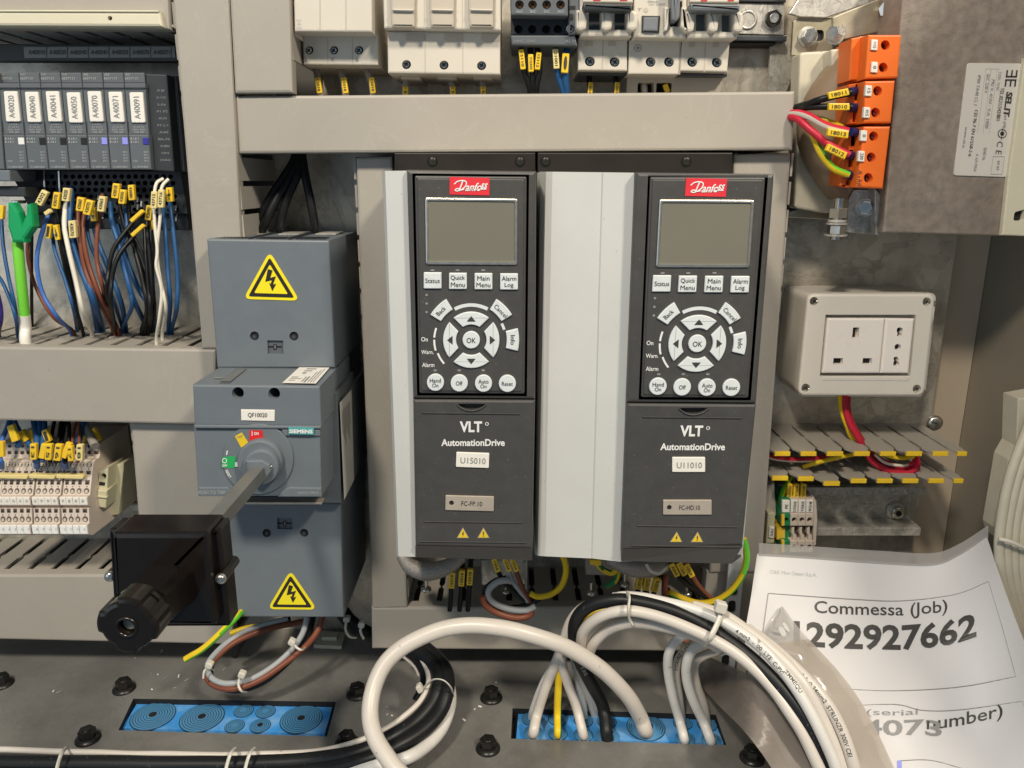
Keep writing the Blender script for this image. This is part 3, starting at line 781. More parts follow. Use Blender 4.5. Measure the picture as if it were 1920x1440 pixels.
# ================================================================== main switch
def warn_sign(name, parent, ap, bl, br, d):
    b = MB()
    A, Bq, C = [Vector((q[0], q[1], 0)) for q in (ap, bl, br)]
    G = (A + Bq + C) / 3
    def tri(k, r=0):
        t = [tuple((G + (q - G) * k)[:2]) for q in (A, Bq, C)]
        return rnd(t, r, 5) if r else t
    b.slab(tri(1.10, 14), d + .0006, .0006, 'signy')
    b.print_(rnd(tri(.90), 5, 3), d + .0006, 'sigb')
    b.print_(rnd(tri(.66), 3, 3), d + .0006, 'signy', off=.0006)
    ux = (C - Bq) / 100; uy = ((Bq + C) / 2 - A) / 100
    def q(x, y): v = A + ux * x + uy * y; return (v.x, v.y)
    bolt = [(-4, 33), (5, 36), (0, 53), (11, 49), (5, 68), (11, 66), (3, 83), (-3, 64), (0, 67), (3, 58), (-10, 62)]
    b.print_([q(x, y) for x, y in bolt], d + .0006, 'sigb', off=.0009)
    return b.build(name, parent)
o = thing('main_switch', 'blue grey main circuit breaker with rotary dial between two danger triangles', 'circuit breaker', P(520, 1157, 0.0))
# body behind
mb = MB()
DC, DO = 0.130, 0.186
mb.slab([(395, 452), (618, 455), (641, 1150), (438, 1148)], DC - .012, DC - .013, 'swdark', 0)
mb.build('body', o)
def keyslot(b, cx, cy, d):
    b.print_(rect(cx - 12.5, cy - 1.6, cx + 12.5, cy + 1.6), d, 'hole'); b.print_(rect(cx - 3, cy - 5, cx + 3, cy + 5.5), d, 'hole', off=.0005)
    b.print_(rect(cx - 1, cy - 3.4, cx + 1.6, cy + 3.4), d, 'swgrey', off=.0008)
mb = MB()
rec = [(501, 638), (531, 638.5), (531.5, 664), (502, 663.5)]
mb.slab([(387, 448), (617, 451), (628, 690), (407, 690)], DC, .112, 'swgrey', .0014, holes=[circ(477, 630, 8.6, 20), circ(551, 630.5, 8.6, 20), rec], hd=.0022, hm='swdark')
for x, y in ((477, 630), (551, 630.5)):
    mb.print_(circ(x, y, 8.4, 20), DC - .0022, 'hole', off=.0004); mb.print_(circ(x, y + 1, 3.6, 12), DC - .0022, 'lever', off=.0006)
keyslot(mb, 516, 650, DC - .0022)
# vented top: three bays of slits
zt = P(500, 449.5, DC).z
xa, xb = P(390, 449, DC).x, P(615, 451, DC).x
bw = (xb - xa) / 3
for i in range(3):
    a = xa + i * bw
    if i: mb.box((a - .0009, -DC + .002, zt + .0001), (a + .0009, -.03, zt + .0016), 'plcd')
    for j in range(9):
        x = a + bw * (.14 + .085 * j)
        mb.box((x, -DC + .006, zt + .0001), (x + bw * .04, -DC + .026, zt + .0007), 'plcd')
    mb.box((a + bw * .22, -.07, zt + .0001), (a + bw * .78, -.035, zt + .0009), 'zinc')
up = mb.build('upper_cover', o)
warn_sign('danger_sign', up, (505.5, 477), (461, 558), (557, 561), DC)
mb = MB()
rec = [(519.5, 971), (548, 971), (548.5, 992.5), (520, 992)]
mb.slab([(428, 938), (638.5, 944), (644, 1158), (441, 1157)], DC, .112, 'swgrey', .0014, holes=[circ(500, 999.5, 8, 20), circ(570, 999.5, 8, 20), rec], hd=.0022, hm='swdark')
for x, y in ((500, 999.5), (570, 999.5)):
    mb.print_(circ(x, y, 7.8, 20), DC - .0022, 'hole', off=.0004); mb.print_(circ(x, y + 1, 3.6, 12), DC - .0022, 'lever', off=.0006)
keyslot(mb, 534, 981, DC - .0022)
lo = mb.build('lower_cover', o)
warn_sign('danger_sign', lo, (544.5, 1074), (505.5, 1140), (590, 1141), DC)
# rotary operator box
mb = MB()
mb.slab([(360.5, 721.5), (600, 724), (602.5, 800), (364, 798)], DO, .11, 'swgrey', .0014, holes=[circ(446, 737, 11.2, 24), circ(514, 738, 11.2, 24)], hd=.03)
mb.slab([(363, 797), (601, 799), (601.5, 804.5), (363.4, 803.5)], DO + .0016, .01, 'swgrey', .0008)
mb.slab([(363, 804), (600, 805), (603, 931), (371, 931)], DO - .0012, .11, 'swgrey', .0012)
mb.slab([(372, 914), (428, 914), (440, 931), (373, 931)], DO + .0002, .004, 'swgrey', .0008)
mb.slab(rnd([(538, 914), (602.5, 915), (603, 932), (520, 932)], [8, 0, 0, 0]), DO + .0002, .004, 'swgrey', .0008)
mb.slab(rnd([(528, 805), (600, 805.5), (600.5, 818), (532, 818)], [0, 0, 0, 6]), DO + .0004, .004, 'swgrey', .0008)
mb.text('PUSH TO TRIP', 398, 923, 6.6, DO + .0002, 'pale', w=50)
mb.text('3VA9157-0PK15', 578, 924, 5, DO + .0002, 'pale', w=40)
# flank behind the operator
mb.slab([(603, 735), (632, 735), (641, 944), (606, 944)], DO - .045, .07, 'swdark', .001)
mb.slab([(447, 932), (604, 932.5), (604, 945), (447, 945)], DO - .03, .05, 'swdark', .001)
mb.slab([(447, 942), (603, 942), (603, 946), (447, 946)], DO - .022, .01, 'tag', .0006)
# things lying in the top face: slider and rating label
zt = P(480, 722, DO).z + .0003
def topz(px, py): return PZ(px, py, zt)
mb.add([topz(*q) for q in [(443, 691), (463, 691), (431, 718), (411, 718)]], [(0, 1, 2, 3)], 'swdark')
mb.add([topz(*q) + Vector((0, 0, .0004)) for q in [(445, 693), (461, 693), (432, 716), (413, 716)]], [(0, 1, 2, 3)], 'shaft')
mb.add([topz(*q) + Vector((0, 0, .0005)) for q in [(402, 708), (418, 708.5), (414, 711), (402, 710)]], [(0, 1, 2, 3)], 'zinc')
op = mb.build('rotary_operator', o)
mb = MB()
lq = [Vector(topz(*q)) + Vector((0, 0, .0004)) for q in [(561, 689.5), (618, 690), (592, 720), (529, 719)]]
mb.add(lq, [(0, 1, 2, 3)], 'label')
def LQ(u, v): return lq[0].lerp(lq[1], u).lerp(lq[3].lerp(lq[2], u), v) + Vector((0, 0, .0002))
for u0, v0, u1, v1 in [(.30, .08, .62, .14), (.28, .22, .55, .27), (.30, .34, .42, .42), (.1, .62, .3, .66), (.1, .72, .45, .75), (.1, .82, .3, .85), (.60, .60, .66, .95), (.72, .3, .75, .95), (.80, .2, .83, .95), (.88, .1, .905, .95), (.52, .62, .56, .92)]:
    mb.add([LQ(u0, v0), LQ(u1, v0), LQ(u1, v1), LQ(u0, v1)], [(0, 1, 2, 3)], 'inkg')
mb.build('rating_label', op)
mb = MB()
mb.slab([(451.5, 768), (515, 769), (514.5, 790), (452, 788.5)], DO + .0008, .001, 'label', .0004)
mb.text('QF10020', 483, 778.5, 9.2, DO + .0008, 'ink', w=36, ang=1)
mb.build('number_label', op)
mb = MB()
mb.slab([(540.5, 801.5), (588.5, 802.5), (588.5, 815.5), (540.5, 814.5)], DO + .0024, .002, 'teal', .0003)
mb.text('SIEMENS', 564.5, 808.6, 7.4, DO + .0024, 'white', w=44, bold=0.045, ang=1)
mb.build('name_plate', op)
mb = MB()
mb.slab(circ(483.5, 861, 66.5, 56), DO + .0006, .006, 'swgrey', .0008)
mb.slab(circ(486, 868, 43, 40), DO + .0060, .008, 'swgrey', .002)
mb.slab(circ(488, 877, 34, 36), DO + .0120, .008, 'swgrey', .002)
DI = DO + .0006
mb.print_([(468, 806.5), (492, 806.5), (495, 830.5), (467.5, 831.5)], DI, 'sred')
mb.text('ON', 481, 812.5, 5.5, DI, 'white', w=9, off=.0006, bold=.03); mb.print_(rect(472.5, 808, 473.8, 817), DI, 'white', off=.0006)
mb.print_([(440.5, 817.5), (453.5, 810.5), (466.5, 830.5), (452.5, 839)], DI, 'syel')
mb.text('TRIP', 450, 818.5, 4, DI, 'inkg', w=11, off=.0006, ang=-20)
mb.print_([(417, 857), (441.5, 854.5), (440.5, 877.5), (416, 876)], DI, 'green')
for a in range(0, 360, 24):
    mb.print_(sector(421.5, 863.3, 3.4, 4.8, a, a + 24.2, 2), DI, 'white', off=.0006)
mb.text('OFF', 421.8, 872.6, 4.6, DI, 'white', w=9.5, off=.0006, bold=.02)
mb.print_([(441.5, 866), (451, 865.5), (451, 874), (441, 874.5)], DI, 'white', off=.0008)
mb.print_([(425.5, 844.5), (428, 845), (426, 853), (423.8, 852.4)], DI, 'white')
mb.text('RESET', 428.5, 888.5, 5, DI, 'white', w=16, ang=62, bold=.02)
mb.slab([(461, 864), (491, 863), (505, 872), (507, 886), (494, 906), (472, 898), (462, 880)], DO + .0165, .006, 'swgrey', .0012)
mb.cyl(P(507, 876, DO + .012), (0, -1, 0), .0022, .0018, 'bolt', 16, bev=.0005)
mb.build('rotary_dial', op)
# yellowed rating sheet on the right flank
xf = P(636, 800, DC).x + .0042
mb = MB()
sq = [PX(*q, xf) for q in [(637, 755), (659, 730), (664, 899), (645.5, 937)]]
mb.box((xf - .0035, -DC + .004, sq[0].z), (xf - .0005, -.03, sq[2].z), 'swdark')
mb.add(sq, [(0, 1, 2, 3)], 'plateL')
def SQ(u, v): return sq[0].lerp(sq[1], u).lerp(sq[3].lerp(sq[2], u), v) + Vector((.0003, 0, 0))
for k in range(9):
    u = .12 + .08 * k
    mb.add([SQ(u, .10), SQ(u + .022, .10), SQ(u + .022, .35 + .05 * (k % 4)), SQ(u, .35 + .05 * (k % 4))], [(0, 1, 2, 3)], 'inkg')
mb.build('side_rating_sheet', o)
# the door handle on its shaft
o = thing('door_handle', 'black rotary door handle on a long square steel shaft from the switch dial', 'rotary handle', P(325, 1175, 0.35))
mb = MB()
c = P(487, 884, DO + .012); h = .0050
DB = 0.352
mb.slab([(c.x - h, c.z - h), (c.x + h, c.z - h), (c.x + h, c.z + h), (c.x - h, c.z + h)], DB - .02, DB - .02 - DO - .005, 'shaft', .0006, px=False)
mb.build('shaft', o)
mb = MB()
mb.slab(rnd([(208, 1000), (388, 1000), (405, 1174), (217, 1174)], 5), DB, .026, 'handle', .003)
fr = [(212, 1003), (386, 1003), (402, 1172), (220, 1172)]
mb.slab(rnd([(203, 992), (412, 992), (430, 1176), (214, 1177)], 4), DB - .010, .016, 'handle', .0022)
for a, c_ in ((222, 252), (272, 330), (350, 384)):
    z0 = P(300, 996, DB - .010).z
    xa, xb = P(a, 996, DB - .010).x, P(c_, 996, DB - .010).x
    mb.box((xa, -DB + .013, z0 - .001), (xb, -DB + .025, z0 + .0025), 'handle')
mb.build('gearbox', o)
for x, y, dd in ((207.5, 1079.5, .336), (415, 1084, .346)):
    mb = MB(); q = P(x, y, dd)
    mb.cyl(q + Vector((0, .022, 0)), (0, -1, 0), .0034, .022, 'handle', 16)
    mb.lathe(q, (0, -1, 0), [(.0033, 0), (.0033, .0014), (.0026, .0026), (.0012, .0031), (0, .0032)], 'bolt', 18)
    mb.print_(circ(x, y, 3.5, 12), dd + .0032, 'shaft')
    mb.build('screw', o)
mb = MB()
DK = .412
a = P(318, 1098, DB); k = P(237, 1176, DK)
# neck: a stout tapering arm
def ringv(c, w_, hh, y): return [Vector((c.x + sx * w_, y, c.z + sz * hh)) for sx, sz in ((-1, -.7), (-.7, -1), (.7, -1), (1, -.7), (1, .7), (.7, 1), (-.7, 1), (-1, .7))]
secs = [(a, .0145, .0130, -DB + .002), (a.lerp(k, .25), .0130, .0120, -DB - .014), (a.lerp(k, .65), .0118, .0112, -DB - .036), (k, .0120, .0120, -DK + .012)]
vs = [q for s_ in secs for q in ringv(*s_)]
mb.add(vs, [(i * 8 + j, i * 8 + (j + 1) % 8, (i + 1) * 8 + (j + 1) % 8, (i + 1) * 8 + j) for i in range(3) for j in range(8)], 'handle')
poly = []
for i in range(60):
    an = 2 * math.pi * i / 60
    r = .0146 + (.0012 if math.cos(an * 4 + .6) > -.2 else -.0006)
    poly.append((k.x + r * math.cos(an), k.z + r * math.sin(an)))
mb.slab(poly, DK, .016, 'handle', .0022, px=False, holes=[[(k.x + .0042 * math.cos(2 * math.pi * i / 20), k.z + .0042 * math.sin(2 * math.pi * i / 20)) for i in range(20)]], hd=.008)
mb.lathe(k + Vector((0, -DK - k.y, 0)), (0, -1, 0), [(.0042, .0003), (.0046, .0010), (.0056, .0010), (.0060, .0002)], 'handle', 24)
mb.cyl(Vector((k.x, -DK + .0075, k.z)), (0, -1, 0), .0034, .004, 'shaft', 16)
mb.build('knob', o)
# ================================================================== wires (used everywhere below)
def W3(p): return p if isinstance(p, Vector) else P(*p)
def wire(label, pts, r, m, marks=(), group=None, name='wire', cat='wire', stripe=None, twist=.03, n=8, ferr=None, sub=6):
    mb = MB()
    p3 = [W3(p) for p in pts]
    mb.tube(p3, r, m, n, sub, stripe=stripe, twist=twist)
    o = mb.build(name)
    tag(o, label, cat, group)
    for k in marks:
        x, y, d, ln, wd, ang = k[:6]
        s = k[6] if len(k) > 6 else ''
        mm = k[7] if len(k) > 7 else 'mark'
        b = MB()
        b.slab(rrect(x, y, ln, wd, ang, 1.6), d, .0036, mm, .0006)
        if s: b.text(s, x, y, wd * .50, d, 'ink', w=ln * .72, ang=ang, bold=.01)
        b.build('wire_marker', o)
    if ferr:
        for (a, c, rr, fm) in ferr:
            b = MB(); b.tube([W3(a), W3(c)], rr, fm, 10, 2); b.build('ferrule', o)
    return o
# ================================================================== input output modules
xt = [-4.5, 34.5, 73.5, 112.5, 152, 191.5, 231, 271]
xb = [10, 52, 91, 130, 168.5, 207, 245.5, 284]
names = ['A40020', 'A40040', 'A40041', 'A40050', 'A40070', 'A40071', 'A40091']
cols = ['white', 'hole', 'hole', 'hole', 'lilac', 'lilac', 'navy']
heads = ['DI 16', 'RQ NPN', 'RQ NPN', 'RQ NPN', 'AI', 'AI', 'AO']
D = .088
for i, nm in enumerate(names):
    a, c, e, g = xt[i], xt[i + 1], xb[i + 1], xb[i]
    o = thing('io_module', 'grey input module with white label %s and %s code square' % (nm, {'white': 'a white', 'hole': 'a black', 'lilac': 'a lilac', 'navy': 'a navy'}[cols[i]]), 'module', P((g + e) / 2, 318, .05), 'grey input and output modules in a row')
    def q(u, y):
        v = (y - 136) / (318 - 136.0)
        l = a + (g - a) * v; r = c + (e - c) * v
        return (l + (r - l) * u, y)
    mb = MB()
    mb.slab([q(.012, 136), q(.988, 136), q(.988, 156), q(.012, 156)], D - .006, .06, 'plc', .0008)
    mb.slab([q(.012, 156), q(.988, 156), q(.988, 165), q(.012, 165)], D - .001, .06, 'plc', .0006)
    mb.slab([q(.012, 165), q(.988, 165), q(.988, 252), q(.012, 252)], D - .002, .06, 'plc', .0006)
    mb.slab([q(.012, 252), q(.988, 252), q(.988, 318), q(.012, 318)], D, .06, 'plc', .0010)
    mb.print_([q(.05, 165.5), q(.95, 165.5), q(.95, 168.5), q(.05, 168.5)], D - .002, 'plcd')
    mb.print_([q(.03, 228), q(.07, 228), q(.07, 247), q(.03, 250)], D - .002, 'plcd')
    mb.text(heads[i], *q(.22, 140), 4, D - .006, 'pale', w=9)
    mb.text('6ES7131', *q(.38, 147), 4.5, D - .006, 'pale', w=24)
    for k, y in enumerate((233, 238, 243, 248)):
        mb.text(['U V W X', '0.1 0.2 0.3', 'DIAG  RUN', 'PWR  ERR'][k], *q(.55, y), 3.2, D - .002, 'pale', w=16 + (k * 3) % 7)
    for k in range(2):
        for j in range(2): mb.text('.0 .1', *q(.18 + .22 * j, 260 + k * 6), 3.4, D, 'white', w=7)
    mb.text('X50', *q(.25, 302), 3.5, D, 'pale', w=9)
    for k in range(4): mb.text('00:1%d' % k, *q(.80, 285 + k * 5.5), 3.4, D, 'pale', w=8)
    mb.text('131-6BF00-0BA0', *q(.5, 313), 3.6, D, 'pale', w=27)
    ho = mb.build('housing', o)
    mb = MB()
    yy = [0, 1, 0, 2, 0, 1, 2][i]
    mb.slab(rnd([q(.20, 171 + yy), q(.84, 171 + yy), q(.86, 228 + yy), q(.20, 228 + yy)], 3), D, .0025, 'label', .0006)
    cx, cy = q(.53, 200 + yy)
    mb.text(nm, cx, cy, 11, D, 'inkg', w=42, ang=-94, bold=0.0)
    mb.build('name_tag', o)
    mb = MB()
    mb.slab([q(.68, 258), q(.99 - .04, 258), q(.99 - .04, 271), q(.68, 271)], D + .0006, .002, cols[i], .0003)
    mb.build('code_square', o)
o = thing('io_module', 'dark end piece of the module row with faint print, next to the upright duct', 'module', P(310, 322, .05), 'grey input and output modules in a row')
mb = MB(); mb.slab([(272, 138), (313, 140), (327, 322), (285, 320)], D - .006, .06, 'plcd', .001)
for k in range(11): mb.text(['SF BF', '24 V DC', 'Us', 'P1 P2', 'AUX', 'M L+', 'A40', 'BUS', 'X80', 'ON', 'DIAG'][k], 302 + k * .9, 170 + k * 13, 4, D - .006, 'inkg', w=14 + (k * 5) % 9)
mb.build('housing', o)
mb = MB(); mb.slab([(314, 142), (330, 142), (346, 322), (328, 322)], D - .02, .05, 'swdark', .001); mb.build('end_cover', o)
o = thing('io_module', 'sliver of a grey module at the left picture edge above the green plug', 'module', P(0, 345, .05), 'grey input and output modules in a row')
mb = MB(); mb.slab([(-50, 136), (-6, 136), (8, 318), (-50, 318)], D, .06, 'plc', .001); mb.build('housing', o)
mb = MB(); mb.slab([(-50, 319), (18, 319), (19, 340), (-50, 340)], D + .008, .06, 'swgrey', .001); mb.slab([(-50, 349), (47, 351), (48, 369), (-50, 368)], D, .06, 'plcd', .001); mb.build('port_block', o)
# terminal base with its honeycomb of clamp openings
o = thing('wiring_block', 'dark honeycomb terminal base under the grey modules, wires plugged into it', 'terminal socket', P(200, 432, .03))
mb = MB()
holes = []
for r_ in range(6):
    for k in range(19):
        x = 84 + k * 13.1 + (r_ % 2) * 3 + r_ * 1.6; y = 331 + r_ * 12.5
        if x < 336: holes.append(circ(x, y, 4.6, 8))
mb.slab([(15, 318), (340, 320), (352, 402), (60, 400)], .060, .045, 'plcd', .001, holes=holes, hd=.008)
mb.slab([(60, 400), (352, 402), (354, 432), (66, 428)], .055, .04, 'plcd', .001)
mb.build('clamp_block', o)
mb = MB()
for x, y in ((184, 370), (184, 382), (258, 374), (265, 382), (193, 405), (225, 405), (258, 388), (330, 390), (332, 402), (330, 410)):
    mb.print_(rrect(x, y, 3, 10, 5), .0606 if y < 400 else .0556, 'pale')
for x in (80, 108): mb.slab([(x, 320), (x + 3, 320), (x + 6, 372), (x + 2, 372)], .0612, .002, 'bolt', .0002)
mb.build('print_marks', o)
# ------------------------------------------------------------------ network plug and its cable
ZT = P(200, 645, .105).z
def slot(px, py, drop=.02):
    v = PZ(px, py, ZT); return [v, v + Vector((0, 0, -drop))]
o = thing('network_cable', 'lime network cable with dark green angled plug under the left module', 'cable', P(47, 640, .09))
mb = MB()
mb.slab([(13, 380), (24, 380), (34, 398), (40, 420), (48, 400), (48, 384), (58, 381), (62, 425), (46, 448), (46, 455), (21, 455), (20, 448), (13, 425)], .098, .009, 'plug', .0025)
mb.slab([(20, 376), (33, 376), (33, 382), (20, 382)], .09, .012, 'bolt', .0006)
mb.build('plug', o)
mb = MB(); mb.tube([P(33, 452, .088), P(36, 490, .088), P(41, 540, .086), P(46, 592, .082)], .0043, 'wlime', 14); mb.build('cable', o)
mb = MB(); mb.tube([P(46, 590, .082), P(48, 615, .08)] + slot(47, 636), .0046, 'label', 14); mb.build('white_sleeve', o)
wire('violet cable at the left picture edge beside the lime cable', [(-14, 540, .09), (-6, 575, .09), (-5, 600, .088)] + slot(-9, 626), .0045, 'viol', name='cable', cat='cable')
G = 'thin module wires dropping into the slotted duct'
r = .00155
def mw(label, m, xy, end, marks=(), rr=r, d0=.066, d1=.088, st=None):
    n = len(xy)
    pts = [(x, y, d0 + (d1 - d0) * math.sin(min(1, (i + .2) / max(1, n - 1)) * 1.7)) for i, (x, y) in enumerate(xy)]
    return wire(label, pts + slot(*end), rr, m, marks, G, stripe=st)
mw('blue wire left of the green plug, marker cut by the picture edge', 'wblue', [(2, 400), (6, 460), (16, 520), (28, 575)], (34, 622), [(0, 398, .086, 26, 11, -85)])
mw('blue wire entering from the left edge and passing behind the lime cable', 'wblue', [(-20, 500), (2, 525), (20, 565), (30, 600)], (33, 626))
mw('brown wire sagging behind the first bright blue wire', 'wbrown', [(66, 392), (56, 430), (52, 480), (68, 540), (100, 595)], (138, 622), d1=.074)
mw('bright blue bowed wire just right of the green plug', 'wblue2', [(97, 395), (90, 405), (75, 450), (69, 495), (80, 550), (108, 595)], (133, 622), [(88, 398, .088, 13, 8, -35, '', 'markp')], rr=.0018)
mw('black wire behind a pale tilted marker beside the green plug', 'wblack', [(78, 360), (68, 388), (60, 404)], (60, 606), [(77, 371, .080, 29, 13.5, -62, '4302', 'markp')], d1=.070)
mw('blue wire below the low pair of yellow markers', 'wblue', [(99, 440), (103, 470), (122, 525), (138, 580)], (144, 616), [(90, 434, .084, 27, 9.5, -83, '1')])
mw('dark wire with the right one of the low pair of yellow markers', 'wblack', [(104, 420), (112, 455), (126, 520), (140, 570)], (156, 624), [(105, 436, .086, 29, 9, 80, '4')], d1=.078)
mw('dark wire under the marker reading 43070 above the low pair', 'wblack', [(106, 360), (104, 375), (112, 430), (128, 500)], (150, 612), [(104, 376, .082, 31, 12.5, -82, '43070')], d1=.074)
mw('white wire curving in front of the blue bundle', 'wwhite', [(126, 362), (122, 395), (121, 425), (128, 465), (142, 525), (156, 585)], (172, 624), rr=.0020, d1=.096)
mw('blue wire topped by a shaded yellow marker left of the white wire top', 'wblue', [(134, 350), (132, 385), (132, 440), (150, 500), (172, 560)], (182, 617), [(123, 365, .086, 25, 14, -83, '43020', 'markp')], rr=.0024)
mw('thick blue wire below the marker 43070 behind the white wire', 'wblue', [(136, 425), (140, 460), (158, 510), (178, 570)], (192, 615), [(135, 430, .092, 33, 13.5, 86, '43070', 'markp')], rr=.0026)
mw('brown wire with marker 43060, leftmost of the brown pair', 'wbrown', [(148, 370), (147, 400), (149, 440), (158, 500), (180, 555)], (215, 622), [(149.5, 383, .092, 26, 14, -83, '43060')], rr=.0019)
mw('brown wire with marker 43070, right one of the brown pair', 'wbrown', [(166, 375), (158, 405), (156, 440), (166, 495), (190, 560)], (223, 622), [(164.5, 389, .094, 28, 14, -75, '43070')], rr=.0019)
mw('blue wire behind the yellow marker beside the brown pair', 'wblue', [(172, 395), (163, 420), (170, 460), (190, 505), (212, 560)], (230, 618), [(174, 402, .086, 26, 11, -95, '43')], d1=.080)
mw('brown wire with a pale marker standing alone', 'wbrown', [(192, 365), (188, 395), (182, 440), (182, 490), (194, 545)], (212, 620), [(189.5, 382.5, .094, 29, 13, -82, '43065', 'markp')], rr=.0018)
mw('blue wire from the lone pale marker to the black bundle', 'wblue', [(178, 430), (184, 455), (204, 505), (228, 570)], (236, 617), d1=.078, rr=.0022)
mw('blue wire under the leftmost marker of the high group of three', 'wblue', [(208, 380), (210, 415), (222, 455), (232, 500), (250, 560)], (276, 618), [(216, 358, .086, 28, 13.5, -83, '43010')], rr=.0022)
mw('dark wire under the middle marker of the high group of three', 'wblack', [(228, 355), (225, 385), (234, 425), (262, 490), (280, 560)], (283, 618), [(228.5, 369, .088, 27, 12, -83, '43050')], d1=.076)
mw('dark wire under the right marker of the high group of three', 'wblack', [(245, 345), (242, 385), (246, 430), (268, 480), (284, 545)], (278, 622), [(245.5, 361, .086, 29, 11.5, 86, '43080')], d1=.078)
mw('blue wire bending back left near the end of the black bundle', 'wblue', [(236, 390), (238, 430), (226, 470), (240, 530), (247, 575)], (228, 620), rr=.0018)
mw('blue wire hidden deep behind the black bundle', 'wblue', [(220, 420), (238, 490), (262, 545), (286, 580)], (290, 616), rr=.0024, d1=.074)
mw('black wire from the upper slanted slim marker, sweeping left then down', 'wblack', [(262, 398), (240, 428), (214, 465), (204, 505), (201, 550)], (212, 618), [(255.5, 405, .096, 30, 7.5, -42, '')], rr=.0019, d1=.094)
mw('black wire from the lower slanted slim marker, sweeping left then down', 'wblack', [(264, 425), (248, 446), (222, 480), (210, 520), (208, 570)], (217, 622), [(257, 432, .098, 30, 7.5, -42, '')], rr=.0019, d1=.098)
mw('black wire under the square marker next to the white pair', 'wblack', [(280, 390), (276, 425), (282, 490), (286, 555)], (272, 622), [(278.5, 399, .090, 28, 12.5, -83, '43090')], rr=.0019)
mw('black wire starting below the honeycomb base, middle of the black bundle', 'wblack', [(246, 440), (256, 480), (268, 530), (276, 580)], (266, 622), rr=.0021, d1=.084)
mw('black wire nearest the white pair in the black bundle', 'wblack', [(272, 430), (274, 480), (279, 540), (282, 590)], (279, 618), rr=.0021, d1=.086)
mw('dark wire behind a short marker half hidden by the white pair', 'wblack', [(288, 412), (287, 450), (286, 520), (290, 580)], (286, 616), [(285, 422, .076, 19, 6, -80, '')], d1=.076)
mw('white wire with the left one of the twin pale markers', 'wwhite', [(306, 335), (293, 345), (289, 375), (290, 420), (295, 470), (293, 500), (303, 545), (298, 600)], (293, 638), [(288, 375, .100, 32, 11.5, -87, '43715', 'markp')], rr=.0014, d1=.100, d0=.08)
mw('white wire with the right one of the twin pale markers', 'wwhite', [(316, 336), (304, 350), (301, 375), (300, 410), (295, 460), (296, 495), (302, 530), (311, 580)], (304, 630), [(301, 372.5, .100, 34, 11.5, -87, '43716', 'markp')], rr=.0014, d1=.098, d0=.08)
mw('blue wire right of the twin pale markers', 'wblue', [(306, 385), (310, 430), (314, 500), (319, 565)], (316, 620), rr=.0019)
mw('blue wire nearest the upright duct, topped by a plain yellow marker', 'wblue', [(317, 360), (321, 400), (328, 460), (333, 520), (331, 580)], (322, 620), [(317, 365, .092, 27, 11.5, 86, '+')], rr=.0019)

# ================================================================== beige terminal blocks, lower left
GX = [5, 16.5, 28.5, 41, 53, 69, 81, 93, 105, 121, 133, 145.5, 158]
GX = [-20, -8] + GX
ZR = {}
def zy(py, d): return P(100, py, d).z
prof = [(828, .050), (832, .054), (853, .057), (859, .060), (862, .066), (868, .070), (928, .083), (931, .087), (947, .0885), (950.5, .083), (953, .088), (981, .0905), (984, .094), (1001, .0945), (1003, .088)]
prof = [(a, c + .012) for a, c in prof]
def profd(py):
    for (a, da), (c, dc) in zip(prof, prof[1:]):
        if a <= py <= c: return da + (dc - da) * (py - a) / (c - a)
    return prof[-1][1]
PW = (P(158, 973, .1025).x - P(145.5, 973, .1025).x)
def tlabel(i, n):
    s = ['rightmost', 'second from the right', 'third from the right', 'fourth from the right', 'fifth from the right', 'sixth from the right', 'seventh from the right', 'eighth from the right', 'ninth from the right', 'tenth from the right', 'eleventh from the right', 'twelfth from the right', 'thirteenth from the right', 'fourteenth from the right', 'fifteenth from the right']
    return 'beige stepped terminal block, %s in its row, under the wide duct' % s[n - 1 - i]
nT = len(GX)
